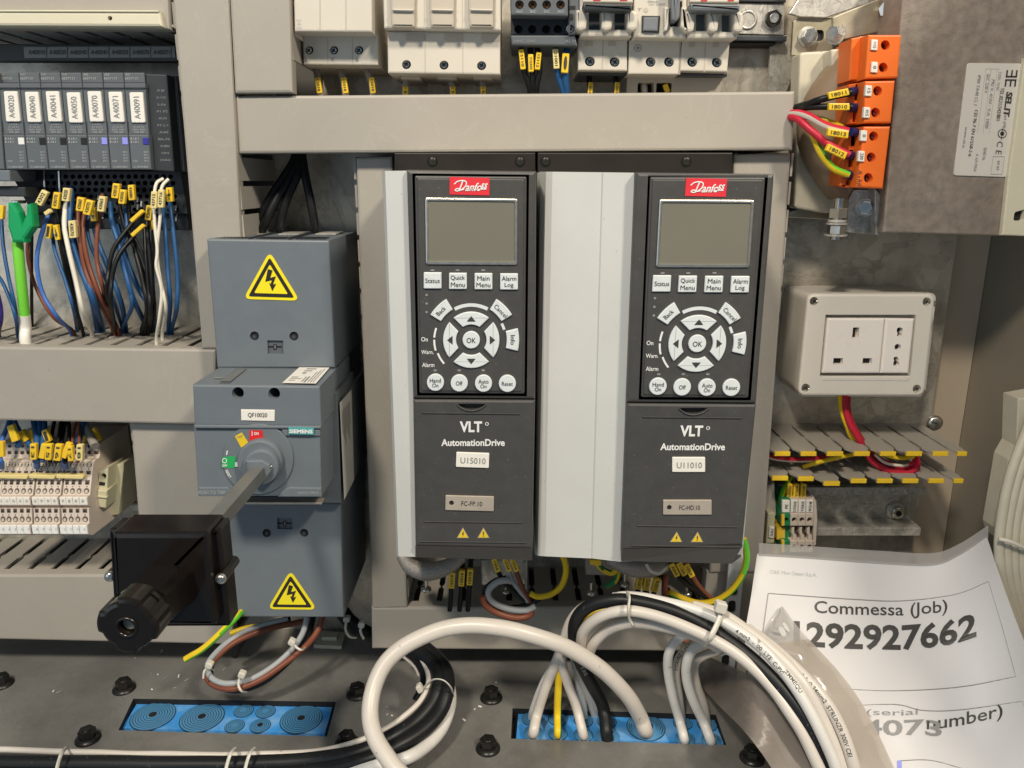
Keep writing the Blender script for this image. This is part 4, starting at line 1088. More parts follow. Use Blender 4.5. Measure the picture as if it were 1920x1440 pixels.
for i, gx in enumerate(GX):
    xc = P(gx, 973, .1025).x
    xa, xb_ = xc - PW * .485, xc + PW * .485
    if i == nT - 1: xb_ += .0012
    o = thing('terminal_block', tlabel(i, nT), 'terminal block', (xc, -.045, zy(1003, .088)), 'beige terminal blocks on the left rail')
    mb = MB()
    pr = [(-d, zy(y, d)) for y, d in prof]
    pr = [(-.012, pr[0][1])] + pr + [(-.05, pr[-1][1] - .002), (-.012, pr[-1][1] - .002)]
    k = len(pr)
    vs = [Vector((xa, y, z)) for y, z in pr] + [Vector((xb_, y, z)) for y, z in pr]
    mb.add(vs, [(j, (j + 1) % k, k + (j + 1) % k, k + j) for j in range(k)] + [tuple(range(k)), tuple(range(k, 2 * k))], 'term')
    def at(u, py, off=.0004):
        d = profd(py); q = P(100, py, d)
        return Vector((xa + (xb_ - xa) * u, -d - off, q.z))
    def disc(py, rx, ry, m, n=12, off=.0004):
        # flat disc; the dark ones paint the shade of an opening
        vs = []
        c0 = at(.5, py, off)
        for j in range(n):
            a = 2 * math.pi * j / n + (math.pi / 4 if n == 4 else 0)
            u = .5 + rx * math.cos(a); yy = py + ry * math.sin(a)
            vs.append(at(u, yy, off))
        mb.add(vs, [tuple(range(n))], m)
    for py, n, rx, ry in ((836, 12, .30, 3.2), (848, 4, .42, 4.2), (871, 14, .36, 5.0), (885.5, 4, .42, 4.6), (904, 4, .40, 6.0), (920, 14, .36, 5.4), (957, 4, .40, 5.4), (973, 14, .36, 5.6)):
        disc(py, rx, ry, 'termh', n)
        if n > 4: disc(py + 1.2, rx * .62, ry * .6, 'mcbd' if py > 860 else 'hole', 12, .0006)
        else: disc(py + 1.5, rx * .55, ry * .5, 'hole', 4, .0006)
    for py in (879, 912, 965): disc(py, .09, 1.2, 'hole', 6)
    mb.build('body', o)
    mb = MB()
    for y0, y1 in ((931.5, 946.5), (984.5, 1000.5)):
        mb.slab([(xa + PW * .02, at(0, y1).z), (xb_ - PW * .04, at(0, y1).z), (xb_ - PW * .04, at(0, y0).z), (xa + PW * .02, at(0, y0).z)], profd((y0 + y1) / 2) + .0012, .003, 'white' if y0 > 960 else 'label', .0004, px=False)
    q = P(gx, 939, .089)
    mb.text(str(11 - (i // 4)), (gx - 960) * 1.0 + 960 - 4 + 1, 939, 5, .1018, 'ink', w=3.4, ang=8)
    mb.text(str(i + 1), gx + 1, 992, 3.6, .1078, 'inkg', w=3.0)
    mb.build('marker_tag', o)
# yellow cross-connection combs
for j, (a, c, txt) in enumerate(((-14, 52, 'leftmost'), (54, 103, 'middle'), (105, 157, 'rightmost'))):
    mb = MB()
    mb.slab(rnd([(a, 890), (c, 892), (c - 2, 898.5), (a, 897)], 2), .0935, .006, 'markp', .0006)
    t = mb.build('jumper_bar'); tag(t, 'yellow jumper bar across the beige terminals, %s of the three' % txt, 'jumper bar', 'yellow jumper bars on the beige terminals')
# end clamp and rail
mb = MB()
mb.slab([(180, 957), (198, 884), (215, 872), (232, 868), (232, 880), (222, 965), (205, 968)], .064, .03, 'clampc', .001)
mb.slab([(186, 884), (203, 877), (201, 919), (178, 952), (180, 940)], .080, .03, 'clampc', .001, holes=[circ(194, 893, 5.5, 16)], hd=.006)
mb.slab([(186, 903), (197, 905), (196, 911), (185, 910)], .0804, .003, 'hole', .0002)
mb.slab([(183, 919), (201, 920), (198, 953), (178, 951)], .084, .02, 'clampc', .0012)
mb.slab([(183, 930), (200, 932), (200, 935), (182, 933)], .0856, .004, 'clampc', .0006)
t = mb.build('end_clamp'); tag(t, 'cream end clamp gripping the rail right of the beige terminals', 'end clamp')
def din_rail(label, xa, xb_, ztop, zbot, d, slots, m='zinc', group='steel mounting rails'):
    mb = MB()
    h = ztop - zbot; t = .001
    l = h * .14
    mb.box((xa, -d, ztop), (xb_, -d + t, ztop - l), m)
    mb.box((xa, -d, zbot + l), (xb_, -d + t, zbot), m)
    mb.box((xa, -d + t + .0001, ztop - l), (xb_, -.0045, ztop - l - t), m); mb.box((xa, -d + t + .0001, zbot + l), (xb_, -.0045, zbot + l + t), m)
    zz = [(xa, zbot + l + t), (xb_, zbot + l + t), (xb_, ztop - l - t), (xa, ztop - l - t)]
    zc = (ztop + zbot) / 2
    hol = [rnd([(s - .008, zc - .003), (s + .008, zc - .003), (s + .008, zc + .003), (s - .008, zc + .003)], .003, 4) for s in slots]
    mb.slab(zz, .0046, .001, m, 0, holes=hol, hd=.002, px=False)
    t_ = mb.build('mounting_rail'); tag(t_, label, 'rail', group)
    return t_
za, zb_ = P(200, 884, .012).z, P(200, 957, .012).z
din_rail('blueish steel rail with a black slot, right of the cream end clamp', P(-30, 900, .01).x, P(266, 900, .01).x, za, zb_, .012, [P(246, 920, .0046).x])
# wires above the terminals
ZL = P(100, 787, .105).z
G = 'wires dropping to the beige terminals'
def tw(label, m, xy, marks=(), rr=.0017, d0=.066, d1=.102, ferr=None):
    n = len(xy)
    d1 = max(d1, .074 + (0.0 if d1 > .06 else 0.0)) + (.012 if d1 < .1 else 0)
    marks = [(k[0], k[1], k[2] + .013) + tuple(k[3:]) for k in marks]
    if ferr: ferr = [((a[0], a[1], a[2] + .012), (c[0], c[1], c[2] + .012), r_, m_) for a, c, r_, m_ in ferr]
    pts = [(x, y, d0 + (d1 - d0) * (i / max(1, n - 1))) for i, (x, y) in enumerate(xy)]
    return wire(label, pts, rr, m, marks, G, ferr=ferr)
tw('bright blue wire curving in from the left edge above the terminals', 'wblue2', [(20, 780), (14, 800), (4, 825), (0, 850), (1, 868)], [(0, 843, .086, 29, 12, 88)], .0021, ferr=[((2, 866, .082), (3, 876, .076), .0026, 'wblue2')])
tw('blue wire under a tilted yellow marker at the far left', 'wblue', [(18, 780), (22, 800), (30, 822), (36, 836)], [(23, 813, .078, 32, 13, 72)], .0026, d1=.058)
tw('blue wire with grey sleeve slanting down right', 'wblue', [(22, 778), (34, 805), (50, 826), (60, 838)], [(43, 818, .070, 22, 11, 60)], .0024, d1=.058)
tw('thick blue wire left of the plain marker row', 'wblue', [(62, 778), (66, 800), (70, 820), (67, 845), (68, 866)], [(61.5, 847.5, .092, 30, 12, 90, '13')], .0030, ferr=[((69, 864, .082), (69, 876, .076), .0027, 'wblue2')])
tw('dark blue wire behind the thick blue one', 'wblue', [(72, 778), (76, 800), (72, 830)], [(58, 820, .066, 26, 7, 82)], .0028, d1=.062)
tw('blue wire ending at the tilted marker, second in the marker row', 'wblue', [(82, 778), (84, 800), (80, 830), (80, 866)], [(79.5, 846.5, .092, 28, 11, 102), (86, 818, .076, 24, 11.5, 72, '1')], .0022)
tw('black wire under the third marker of the row', 'wblack', [(104, 780), (98, 810), (94, 840), (94, 868)], [(90, 848, .094, 30, 12, 94, '15')])
tw('black wire under the pale fourth marker of the row', 'wblack', [(116, 780), (112, 810), (107, 840), (106, 868)], [(107.5, 849, .096, 31, 13, 97, '16')])
tw('black wire between the fourth marker and the slanted one', 'wblack', [(124, 782), (118, 815), (112, 845), (110, 866)], d1=.084)
tw('dark wire under the slanted marker of the row', 'wblack', [(128, 782), (130, 812), (126, 845), (122, 868)], [(123, 845, .094, 30, 11, 112), (131, 851, .095, 28, 10, 86, '17')], ferr=[((122, 862, .086), (122, 876, .078), .0028, 'wblue2')])
tw('orange brown wire, left one of the thin pair', 'wbrown', [(146, 782), (139, 805), (136, 825), (135, 848), (134, 868)], (), .0013)
tw('orange brown wire, right one of the thin pair, with the last marker', 'wbrown', [(150, 782), (149, 805), (148, 830), (146, 868)], [(148.5, 849, .094, 30, 12, 91, '18', 'markp')], .0013)
tw('grey sleeved wire slanting to the top right terminal', 'wclear', [(158, 795), (168, 815), (178, 836)], [(180, 815, .062, 26, 6, 62)], .0040, d1=.056)
tw('dark blue wire hidden behind the thin brown pair', 'wblue', [(160, 780), (152, 810), (146, 832)], [(154, 822, .060, 16, 8, -80)], .0028, d1=.056)
# ================================================================== breakers along the top
def screw_hole(b, x, y, d, r, m='bolt'):
    b.print_(circ(x, y, r * .72, 16), d - .005, m, off=.0012)
    b.print_(rrect(x, y, r * 1.1, r * .28, 35), d - .005, 'hole', off=.0015); b.print_(rrect(x, y, r * 1.1, r * .28, 125), d - .005, 'hole', off=.0016)
o = thing('isolator_switch', 'ivory three pole switch with terminals numbered 2, 4 and 6', 'isolator', P(632, 125, .03), 'ivory modular devices along the top')
mb = MB()
mb.slab([(549, -70), (697, -70), (697.5, 60), (552, 59)], .100, .07, 'mcb', .0014)
for x in (600, 648.5): mb.print_([(x - .7, -70), (x + .7, -70), (x + .9, 59.5), (x - .5, 59.5)], .100, 'mcbd')
for k, s in enumerate(('16A', 'A', 'I/0')): mb.text(s, 561, 38 + k * 7, 4, .1, 'pale', w=9)
h = [circ(x, 94, 8.2, 20) for x in (579.5, 626, 673)]
mb.slab([(567, 62), (708, 64), (709, 122), (569, 121)], .078, .07, 'mcb', .0012, holes=h, hd=.005)
for x in (579.5, 626, 673): screw_hole(mb, x, 95, .078, 8)
for x, s in ((573, '2'), (623, '4'), (670, '6')): mb.text(s, x, 111.5, 8, .078, 'inkg')
for x in (614.5, 661): mb.print_([(x - .7, 66), (x + .7, 66), (x + .9, 121), (x - .5, 121)], .078, 'mcbd')
mb.slab([(575, 122), (715, 123), (716, 128), (577, 127)], .064, .05, 'mcbd', .001)
mb.build('housing', o)
G = 'wires below the ivory breakers'
ZM = P(900, 178, .1).z
for x, xe, mk in ((594, 598, 'left'), (640, 645, 'middle'), (689, 697, 'right')):
    wire('dark wire with yellow marker below the numbered ivory switch, %s one' % mk, [(x - 2, 118, .05), (x - 1, 132, .055), (xe, 158, .06), (xe + 4, 185, .06)], .0030, 'wclear', [(xe - 1 + (2 if mk != 'left' else 0), 160, .0645, 30, 10, 82, '15018')], G)
o = thing('fuse_holder', 'ivory three pole fuse holder with beige pull handles', 'fuse holder', P(832, 140, .03), 'ivory modular devices along the top')
mb = MB()
mb.slab([(716, -70), (939, -70), (939, 57), (720, 53)], .098, .07, 'mcb', .0014)
for x in (795.5, 867): mb.print_([(x - .6, -70), (x + .6, -70), (x + .8, 55), (x - .5, 55)], .098, 'mcbd')
h = [circ(x, y, 8.6, 20) for x, y in ((762, 121), (832.5, 122), (903, 123))]
mb.slab([(726, 58), (938, 60), (938, 140), (727, 137)], .088, .07, 'mcb', .0014, holes=h, hd=.005)
for x, y in ((762, 121), (832.5, 122), (903, 123)): screw_hole(mb, x, y, .088, 8.4)
for x in (797, 868): mb.print_([(x - .5, 62), (x + .5, 62), (x + .6, 138), (x - .4, 138)], .088, 'mcbd')
for x in (779, 850, 920): mb.print_([(x - 17, 63), (x + 17, 64), (x + 17, 77), (x - 10, 79), (x - 17, 75)], .088, 'mcbd')
for x in (770, 838, 905): mb.slab([(x - 18, 138), (x + 18, 139), (x + 18, 149), (x - 18, 148)], .07, .05, 'mcbd', .001)
mb.build('housing', o)
for xa, xc in ((731, 779), (804, 853), (877, 927)):
    mb = MB()
    mb.slab(rnd([(xa, -60), (xc, -60), (xc - 1, 30), (xc - 1.5, 51.5), (xa + 3, 51), (xa + 1, 30)], [0, 0, 2, 3, 3, 2]), .1035, .02, 'mcbd', .002)
    mb.slab([(xa + 4, 16), (xc - 3, 17), (xc - 4, 21), (xa + 5, 20)], .106, .006, 'mcb', .001)
    mb.build('pull_handle', o)
for x, dx, mk in ((763, -3, 'left'), (846, 3, 'middle'), (905, 1, 'right')):
    wire('dark wire with a short marker below the fuse holder, %s one' % mk, [(x, 138, .05), (x, 150, .055), (x + dx, 170, .06), (x + dx, 186, .06)], .0030, 'wclear', [(x + dx, 170, .0645, 16, 10, 88 - dx, '15')], G)
o = thing('contactor', 'dark grey relay with copper screws between ivory breakers', 'contactor', P(1020, 86, .03))
mb = MB()
h = [circ(x, 8.5, 8.2, 18) for x in (974, 998.5, 1025, 1051)]
mb.slab([(955, -70), (1066, -70), (1065, 30), (958, 28)], .100, .06, 'swdark', .0012, holes=h, hd=.006)
for x in (974, 998.5, 1025, 1051):
    mb.print_(circ(x, 8.5, 6.4, 16), .095, 'copper', off=.0005); mb.print_(rrect(x, 8.5, 9, 2.2, 45), .095, 'hole', off=.0008); mb.print_(rrect(x, 8.5, 9, 2.2, 135), .095, 'hole', off=.0009)
for x, s in ((974, '4NO'), (999, '2NC'), (1025, '2NC'), (1051, '4NO')): mb.text(s, x, 22, 5, .1, 'pale', w=12)
h = [circ(x, 55, 8, 16) for x in (972, 998, 1024, 1046)]
mb.slab([(958, 30), (1070, 31), (1064, 66), (958, 66)], .085, .06, 'plcd', .0012, holes=h, hd=.006)
mb.slab([(957, 66), (1066, 66), (1078, 64), (1083, 86), (960, 84)], .092, .06, 'swdark', .0012)
mb.slab([(1066, -70), (1086, -70), (1088, 30), (1080, 64), (1066, 66)], .094, .06, 'swdark', .0012, holes=[circ(1069.5, 54, 8, 16)], hd=.006)
screw_hole(mb, 1069.5, 55, .094, 8)
mb.print_(rect(1067, 11, 1079, 18), .094, 'hole'); mb.print_(rect(1067, 26, 1074, 38), .094, 'hole')
mb.text('14NC 22NC', 985, 77, 5, .092, 'inkg', w=40); mb.text('A2 24', 1070, 77, 5, .092, 'pale', w=20)
mb.build('housing', o)
for x, y, xe, mk, s in ((979, 111, 993, 'left', '15110'), (995.5, 118, 999, 'middle', 'Y15410'), (1009, 114, 1006, 'right', '15112')):
    wire('black wire with yellow marker under the dark relay, %s of three' % mk, [(x - 3, 82, .075), (x - 1, 95, .078), (x + 3, 130, .08), (xe, 165, .078), (xe + 2, 190, .07)], .0024, 'wblack', [(x, y, .086, 38 if mk == 'left' else 33, 10, 84 if mk == 'left' else (88 if mk == 'middle' else 96), s)], G)
wire('blue wire with marker 21001 under the dark relay', [(1041, 84, .075), (1042, 100, .08), (1046, 140, .08), (1058, 178, .075), (1060, 190, .07)], .0024, 'wblue', [(1042.5, 110, .086, 37, 11, 86, '21001', 'markp')], G)
wire('blue wire with a plain yellow marker under the dark relay', [(1064, 84, .075), (1062, 110, .08), (1060, 145, .08), (1063, 178, .075), (1064, 190, .07)], .0030, 'wblue', [(1060, 118, .086, 37, 13, 94, '.')], G)
def mcb(label, quads, poles, screws, extra=None, levm='lever'):
    up, lo = quads
    o = thing('circuit_breaker', label, 'circuit breaker', P((lo[0][0] + lo[1][0]) / 2, 140, .03), 'ivory modular devices along the top')
    mb = MB()
    hs = [[(x0, y0), (x1, y0), (x1, y1), (x0, y1)] for x0, y0, x1, y1 in poles]
    mb.slab(up, .096, .07, 'mcb', .0016, holes=hs, hd=.008, hm=levm)
    h = [circ(x, y, 9.4, 20) for x, y in screws]
    mb.slab(lo, .080, .06, 'mcb', .0012, holes=h, hd=.005)
    for x, y in screws: screw_hole(mb, x, y + 1, .080, 9)
    if extra: extra(mb)
    mb.build('housing', o)
    return o, mb
def ex1(b):
    b.slab([(1092, -20), (1186, -20), (1187, 5), (1093, 4)], .099, .01, 'mcb', .001)
    for x in (1119, 1169): b.print_(rect(x - 7, -3, x + 7, 1.5), .099, 'sred')
    b.print_([(1136, 30), (1138, 30), (1132, 68), (1130, 68)], .096, 'mcbd')
    for x in (1104, 1148): b.print_(rrect(x, 82, 15, 8), .080, 'mcbd')
    b.print_([(1130, 73), (1131.5, 73), (1129.5, 132), (1128, 132)], .080, 'mcbd')
    b.slab([(1084, 133), (1176, 134), (1177, 141), (1085, 140)], .070, .05, 'lever', .001)
    for x in (1091, 1139, 1187):
        b.slab(rnd([(x - 11, 18), (x - 2, 18), (x + 9, 22), (x + 11, 36), (x + 8, 54), (x - 2, 58), (x - 11, 54)], 4), .1035, .02, 'mcb', .0022)
o, b = mcb('ivory two pole breaker right of the dark relay, black levers, reddish marks on top', ([(1086, -70), (1189, -70), (1184, 69), (1088, 68)], [(1083, 71), (1177, 72), (1176, 133), (1084, 132)]), [(1104, 20, 1126, 56), (1152, 22, 1175, 56)], [(1106, 115), (1152.5, 116)], ex1)
mb = MB(); mb.slab(rnd([(1093, 6), (1186, 8), (1186, 20), (1094, 18)], 3), .112, .012, 'lever', .002); mb.build('lever_bar', o)
def ex2(b):
    b.text('30mA', 1224, 3, 4, .096, 'inkg', w=20); b.text('Un 230V', 1232, 8, 3.5, .096, 'inkg', w=30)
    b.print_(circ(1211, 19, 4.5, 12), .096, 'mcbd'); b.text('T', 1199, 18, 5, .096, 'inkg', w=8)
    b.print_(circ(1196, 90, 7, 20), .080, 'inkg'); b.print_(circ(1196, 90, 5.4, 20), .080, 'mcb', off=.0006); b.print_(circ(1196, 90, 3, 14), .080, 'inkg', off=.0008)
    b.print_([(1275, 73), (1276.5, 73), (1275, 140), (1273.5, 140)], .080, 'mcbd')
    b.slab(rnd([(1246, 12), (1256, 12), (1254, 50), (1246, 60)], 3), .104, .02, 'mcb', .002); b.slab(rnd([(1278, 12), (1288, 14), (1288, 62), (1276, 50)], 3), .104, .02, 'mcb', .002)
o, b = mcb('ivory residual current breaker with a grey square test button', ([(1190, -70), (1291, -70), (1287, 72), (1188, 70)], [(1180, 73), (1277, 74), (1273, 140), (1178, 139)]), [(1256, 2, 1279, 50)], [(1220, 116), (1254.5, 116)], ex2)
mb = MB(); mb.slab([(1204, 29), (1238, 29.5), (1236, 61), (1203, 60)], .0975, .006, 'plcd', .0006); mb.slab([(1207, 32), (1235, 32), (1233, 58), (1206, 57.5)], .0995, .006, 'grlev', .001); mb.build('test_button', o)
mb = MB(); mb.slab(rnd([(1257, -40), (1278, -40), (1275, 32), (1269, 40), (1260, 38)], 3), .108, .02, 'grlev', .002); mb.build('lever', o)
def ex3(b):
    b.slab([(1292, -20), (1386, -20), (1386, 5), (1293, 4)], .099, .01, 'mcb', .001)
    for x in (1320, 1370): b.print_(rect(x - 6, -3, x + 6, 2), .099, 'sred')
    b.print_([(1336, 30), (1338, 30), (1337, 70), (1335.5, 70)], .096, 'mcbd')
    for x in (1297, 1342): b.print_(rrect(x, 84, 12, 9), .080, 'mcbd')
    b.print_([(1322, 75), (1323.5, 75), (1321, 136), (1319.5, 136)], .080, 'mcbd')
    b.slab([(1273, 134), (1363, 136), (1364, 143), (1272, 142)], .070, .05, 'lever', .001)
    for x in (1294, 1339, 1386):
        b.slab(rnd([(x - 10, 20), (x - 2, 20), (x + 8, 24), (x + 10, 40), (x + 7, 58), (x - 2, 61), (x - 10, 57)], 4), .1035, .02, 'mcb', .0022)
o, b = mcb('ivory two pole breaker at the right end of the top row, slate lever bar', ([(1291, -70), (1389, -70), (1382, 72), (1288, 72)], [(1279, 75), (1369, 76), (1364, 135), (1275, 133)]), [(1305, 24, 1326, 58), (1353, 26, 1376, 60)], [(1298, 116), (1344, 117)], ex3, 'grlev')
mb = MB(); mb.slab(rnd([(1294, 6), (1388, 8), (1388, 21), (1295, 20)], 3), .112, .012, 'grlev', .002); mb.build('lever_bar', o)
for x, mk, s in ((1106, 'left', '15'), (1156, 'right', '16')):
    wire('dark wire under the breaker beside the relay, %s one' % mk, [(x - 3, 134, .055), (x - 1, 150, .06), (x, 168, .06), (x, 190, .06)], .0024, 'wblack', [(x + 1, 166, .0645, 24, 9, 94, '1503')], G)
mb = MB()
mb.slab([(1176, 141), (1356, 144), (1350, 178), (1174, 178)], .058, .04, 'mcbd', .001, holes=[rnd([(1196, 155), (1226, 155), (1226, 176), (1195, 176)], 3), rnd([(1231, 155), (1260, 155), (1259, 176), (1230, 176)], 3)], hd=.012)
t = mb.build('adapter_base'); tag(t, 'beige plastic foot with two dark windows under the right breakers', 'adapter')
wire('pale wire end inside the left dark window of the beige foot', [(1207, 160, .048), (1208, 170, .05), (1208, 185, .05)], .003, 'wwhite', (), G)
wire('yellow marked wire inside the right dark window of the beige foot', [(1244, 152, .050), (1250, 165, .052), (1256, 185, .052)], .0026, 'wblack', [(1250, 165, .0570, 16, 10, 70, '')], G)
# steel rail stub with a bolt
o = thing('rail_stub', 'bright steel rail end with bolt, right of the last breaker', 'rail', P(1430, 80, .01))
mb = MB()
mb.slab([(1383, 5), (1472, 7), (1470, 66), (1378, 63)], .020, .003, 'zinc', .0006, holes=[rnd([(1404, 28), (1470, 28), (1470, 46), (1404, 46)], 4)][:0])
mb.slab([(1370, 66), (1476, 67), (1475, 77), (1370, 76)], .024, .02, 'lever', .0008)
mb.slab([(1366, 77), (1456, 78), (1454, 84), (1366, 84)], .021, .02, 'hole', .0008)
mb.slab([(1386, -70), (1476, -70), (1474, 4), (1385, 2)], .023, .02, 'lever', .0008)
mb.build('rail', o)
mb = MB(); q = P(1448, 36, .02); mb.cyl(q, (0, -1, 0), .0085, .001, 'zinc', 24); mb.cyl(q + Vector((0, -.001, 0)), (0, -1, 0), .0072, .004, 'fbolt', 6, ph=.3); mb.cyl(q + Vector((0, -.005, 0)), (0, -1, 0), .0042, .001, 'bolt', 16, bev=.0004); mb.build('bolt', o)
mb = MB(); q = P(1402, 37, .02); mb.lathe(q, (0, -1, 0), [(.008, 0), (.0085, .0006), (.0065, .0012), (.006, .0004)], 'zinc', 24); mb.build('ring_clip', o)

# ================================================================== transformer
o = thing('transformer', 'brown laminated transformer with orange terminals and a white rating label', 'transformer', P(1750, 440, .06))
DT = .105
mb = MB()
mb.slab([(1697, -70), (2010, -70), (1990, 446), (1656, 436)], DT, .075, 'core', .0015); mb.build('laminated_core', o)
mb = MB()
mb.slab([(1922, 108), (2000, 96), (1990, 446), (1879, 441), (1890, 340)], DT + .0050, .0045, 'cream', .0010, holes=[rnd([(1902, 398), (1922, 392), (1918, 414), (1900, 414)], 4)], hd=.004); mb.build('clamping_strap', o)
mb = MB()
lq = [(1814, 118), (1917, 119), (1888, 332), (1788, 329)]
mb.slab(rnd(lq, 6), DT + .001, .001, 'plateL', .0003)
TLq, TRq, BRq, BLq = [Vector((a, c, 0)) for a, c in lq]
def lt(s, u, v, h, w_, m='ink', bold=0):      # u runs down the label, v from its right side to the left
    a = TRq.lerp(BRq, u); c = TLq.lerp(BLq, u); q = a.lerp(c, v)
    mb.text(s, q.x, q.y, h, DT + .001, m, w=w_, ang=98, bold=bold)
lt('SEL.IT', .36, .17, 12, 46, bold=.04); lt('srl (PR)', .52, .19, 7, 28, 'inkg'); lt('TEL.0521/242/801', .36, .31, 7, 62); lt('COD. TS/SC', .16, .39, 5, 36, 'inkg')
lt('PRI V. 415V - V.A. 1000', .36, .50, 6, 92, 'inkg'); lt('SEC 220 V', .18, .60, 6, 36, 'inkg'); lt('IP00 TA40 CL I', .24, .76, 6, 56, 'inkg'); lt('50/60 Hz', .80, .48, 6, 24, 'inkg'); lt('A 4,9 MAX', .88, .62, 6, 34, 'inkg')
lt('CEI 96-7 EN 61558-2-6', .62, .74, 6, 88); lt('www.slt.it', .66, .88, 5, 40, 'inkg'); lt('C E', .745, .22, 11, 24, bold=.0)
for u0, u1, v0, v1 in [(.06, .12, .06, .22), (.06, .072, .06, .20)]: pass
def lp(u0, u1, v0, v1, m='ink'):
    qq = []
    for u, v in ((u0, v0), (u1, v0), (u1, v1), (u0, v1)):
        q = TRq.lerp(BRq, u).lerp(TLq.lerp(BLq, u), v); qq.append((q.x, q.y))
    mb.print_(qq, DT + .001, m)
for k, (a, s) in enumerate(((.06, 1), (.14, -1))):           # the two stacked comb marks of the emblem
    lp(a, a + .014, .07, .27) if s < 0 else lp(a + .05, a + .064, .07, .27)
    for v in (.07, .155, .245): lp(a, a + .064, v, v + .03)
for u0, u1, v0, v1 in ((.05, .052, .40, .66), (.05, .62, .44, .444), (.05, .62, .555, .559), (.05, .62, .655, .659), (.82, .98, .10, .105), (.82, .98, .31, .315), (.82, .823, .10, .31), (.977, .98, .10, .31)): lp(u0, u1, v0, v1, 'inkg')
lt('07-07', .90, .20, 5, 18, 'inkg')
q = TRq.lerp(BRq, .62).lerp(TLq.lerp(BLq, .62), .20)
for a in range(0, 360, 20): mb.print_(sector(q.x, q.y, 7, 8.4, a, a + 20.5, 2), DT + .001, 'ink')
mb.print_(circ(q.x, q.y, 4, 12), DT + .001, 'ink'); lp(.565, .675, .195, .207)
mb.build('rating_label', o)
# bobbin and winding behind the terminals
mb = MB()
mb.slab(rnd([(1500, 98), (1600, 92), (1600, 395), (1548, 400), (1490, 390)], 8), .060, .02, 'bobbin', .002); mb.slab(rnd([(1558, 92), (1604, 90), (1598, 140), (1560, 142)], 6), .078, .02, 'bobbin', .002)
mb.slab(rnd([(1554, 262), (1592, 262), (1586, 352), (1552, 352)], 8), .082, .02, 'bobbin', .002)
mb.build('bobbin', o)
mb = MB()
rows = []
for k in range(11):
    t = k / 10.0; y = 104 + t * 270
    row = []
    for j in range(7):
        s = j / 6.0; ang = math.pi * .5 * s
        x = 1604 - math.sin(math.pi * (.12 + .76 * t)) * 104 * math.sin(ang)
        row.append(P(x - t * 14, y, .088 - .026 * (1 - math.cos(ang))))
    rows.append(row)
mb.grid(rows, 'coil'); mb.build('winding', o)
# upper bracket
mb = MB()
mb.slab([(1480, 25), (1496, 0), (1500, -70), (1700, -70), (1640, 2), (1548, 33), (1500, 31)], .044, .004, 'zinc', .0006)
mb.slab([(1488, 40), (1497, 32), (1562, 32), (1562, 100), (1484, 104)], .040, .004, 'passiv', .0008, holes=[rnd([(1522, 57), (1545, 55), (1545, 76), (1522, 78)], 8)], hd=.003)
mb.slab([(1562, 32), (1692, -20), (1694, 8), (1688, 52), (1600, 70), (1562, 76)], .066, .004, 'passiv', .0008)
mb.slab([(1446, 66), (1476, 66), (1488, 140), (1472, 178), (1440, 178)], .012, .004, 'zinc', .0004)
mb.build('upper_bracket', o)
def hexbolt(b, x, y, d, r, m='bolt', ax=(0, -1, 0), h=.006):
    q = P(x, y, d); A = Vector(ax).normalized()
    b.cyl(q, A, r * 1.35, .0012, 'zinc', 24); b.cyl(q + A * .0012, A, r, h, m, 6, ph=.2, bev=.0004)
for x, y, d, ax in ((1514, 69, .040, (0, -1, 0)), (1568, 64, .062, (-.7, -.7, 0)), (1664, 20, .068, (-.5, -.8, 0))):
    mb = MB(); hexbolt(mb, x, y, d, .0062, 'bolt', ax, .007); mb.build('bolt', o)
# lower bracket
mb = MB()
mb.slab([(1566, 432), (1588, 420), (1592, 372), (1600, 356), (1638, 356), (1652, 380), (1645, 440), (1600, 437)], .082, .004, 'zinc', .0008)
mb.slab([(1640, 352), (1656, 370), (1649, 441), (1642, 440)], .094, .014, 'zinc', .001)
mb.build('lower_bracket', o)
mb = MB()
mb.slab([(1480, 340), (1560, 348), (1552, 412), (1476, 408)], .030, .004, 'passiv', .0008)
mb.build('foot_plate', o)
mb = MB(); hexbolt(mb, 1622, 389, .084, .0058, 'bolt', (-.35, -.9, 0)); mb.build('bolt', o)
mb = MB(); hexbolt(mb, 1534, 382, .040, .0048, 'passiv', (-.5, -.8, 0)); mb.build('bolt', o)
mb = MB(); hexbolt(mb, 1482, 384, .034, .0062, 'fbolt', (0, -1, 0)); mb.build('bolt', o)
mb = MB()
q = P(1567, 440, .094); up = Vector((0, 0, 1))
mb.cyl(q - up * .004, up, .0045, .034, 'bolt', 16); mb.cyl(q + up * .014, up, .0078, .008, 'bolt', 6, ph=.2, bev=.0005); mb.cyl(q + up * .001, up, .0074, .007, 'bolt', 6, ph=.5, bev=.0005); mb.cyl(q + up * .0085, up, .0086, .0014, 'zinc', 24); mb.cyl(q + up * .0105, up, .0078, .002, 'zinc', 20); mb.cyl(q - up * .001, up, .0095, .0014, 'zinc', 24)
mb.build('bolt', o)
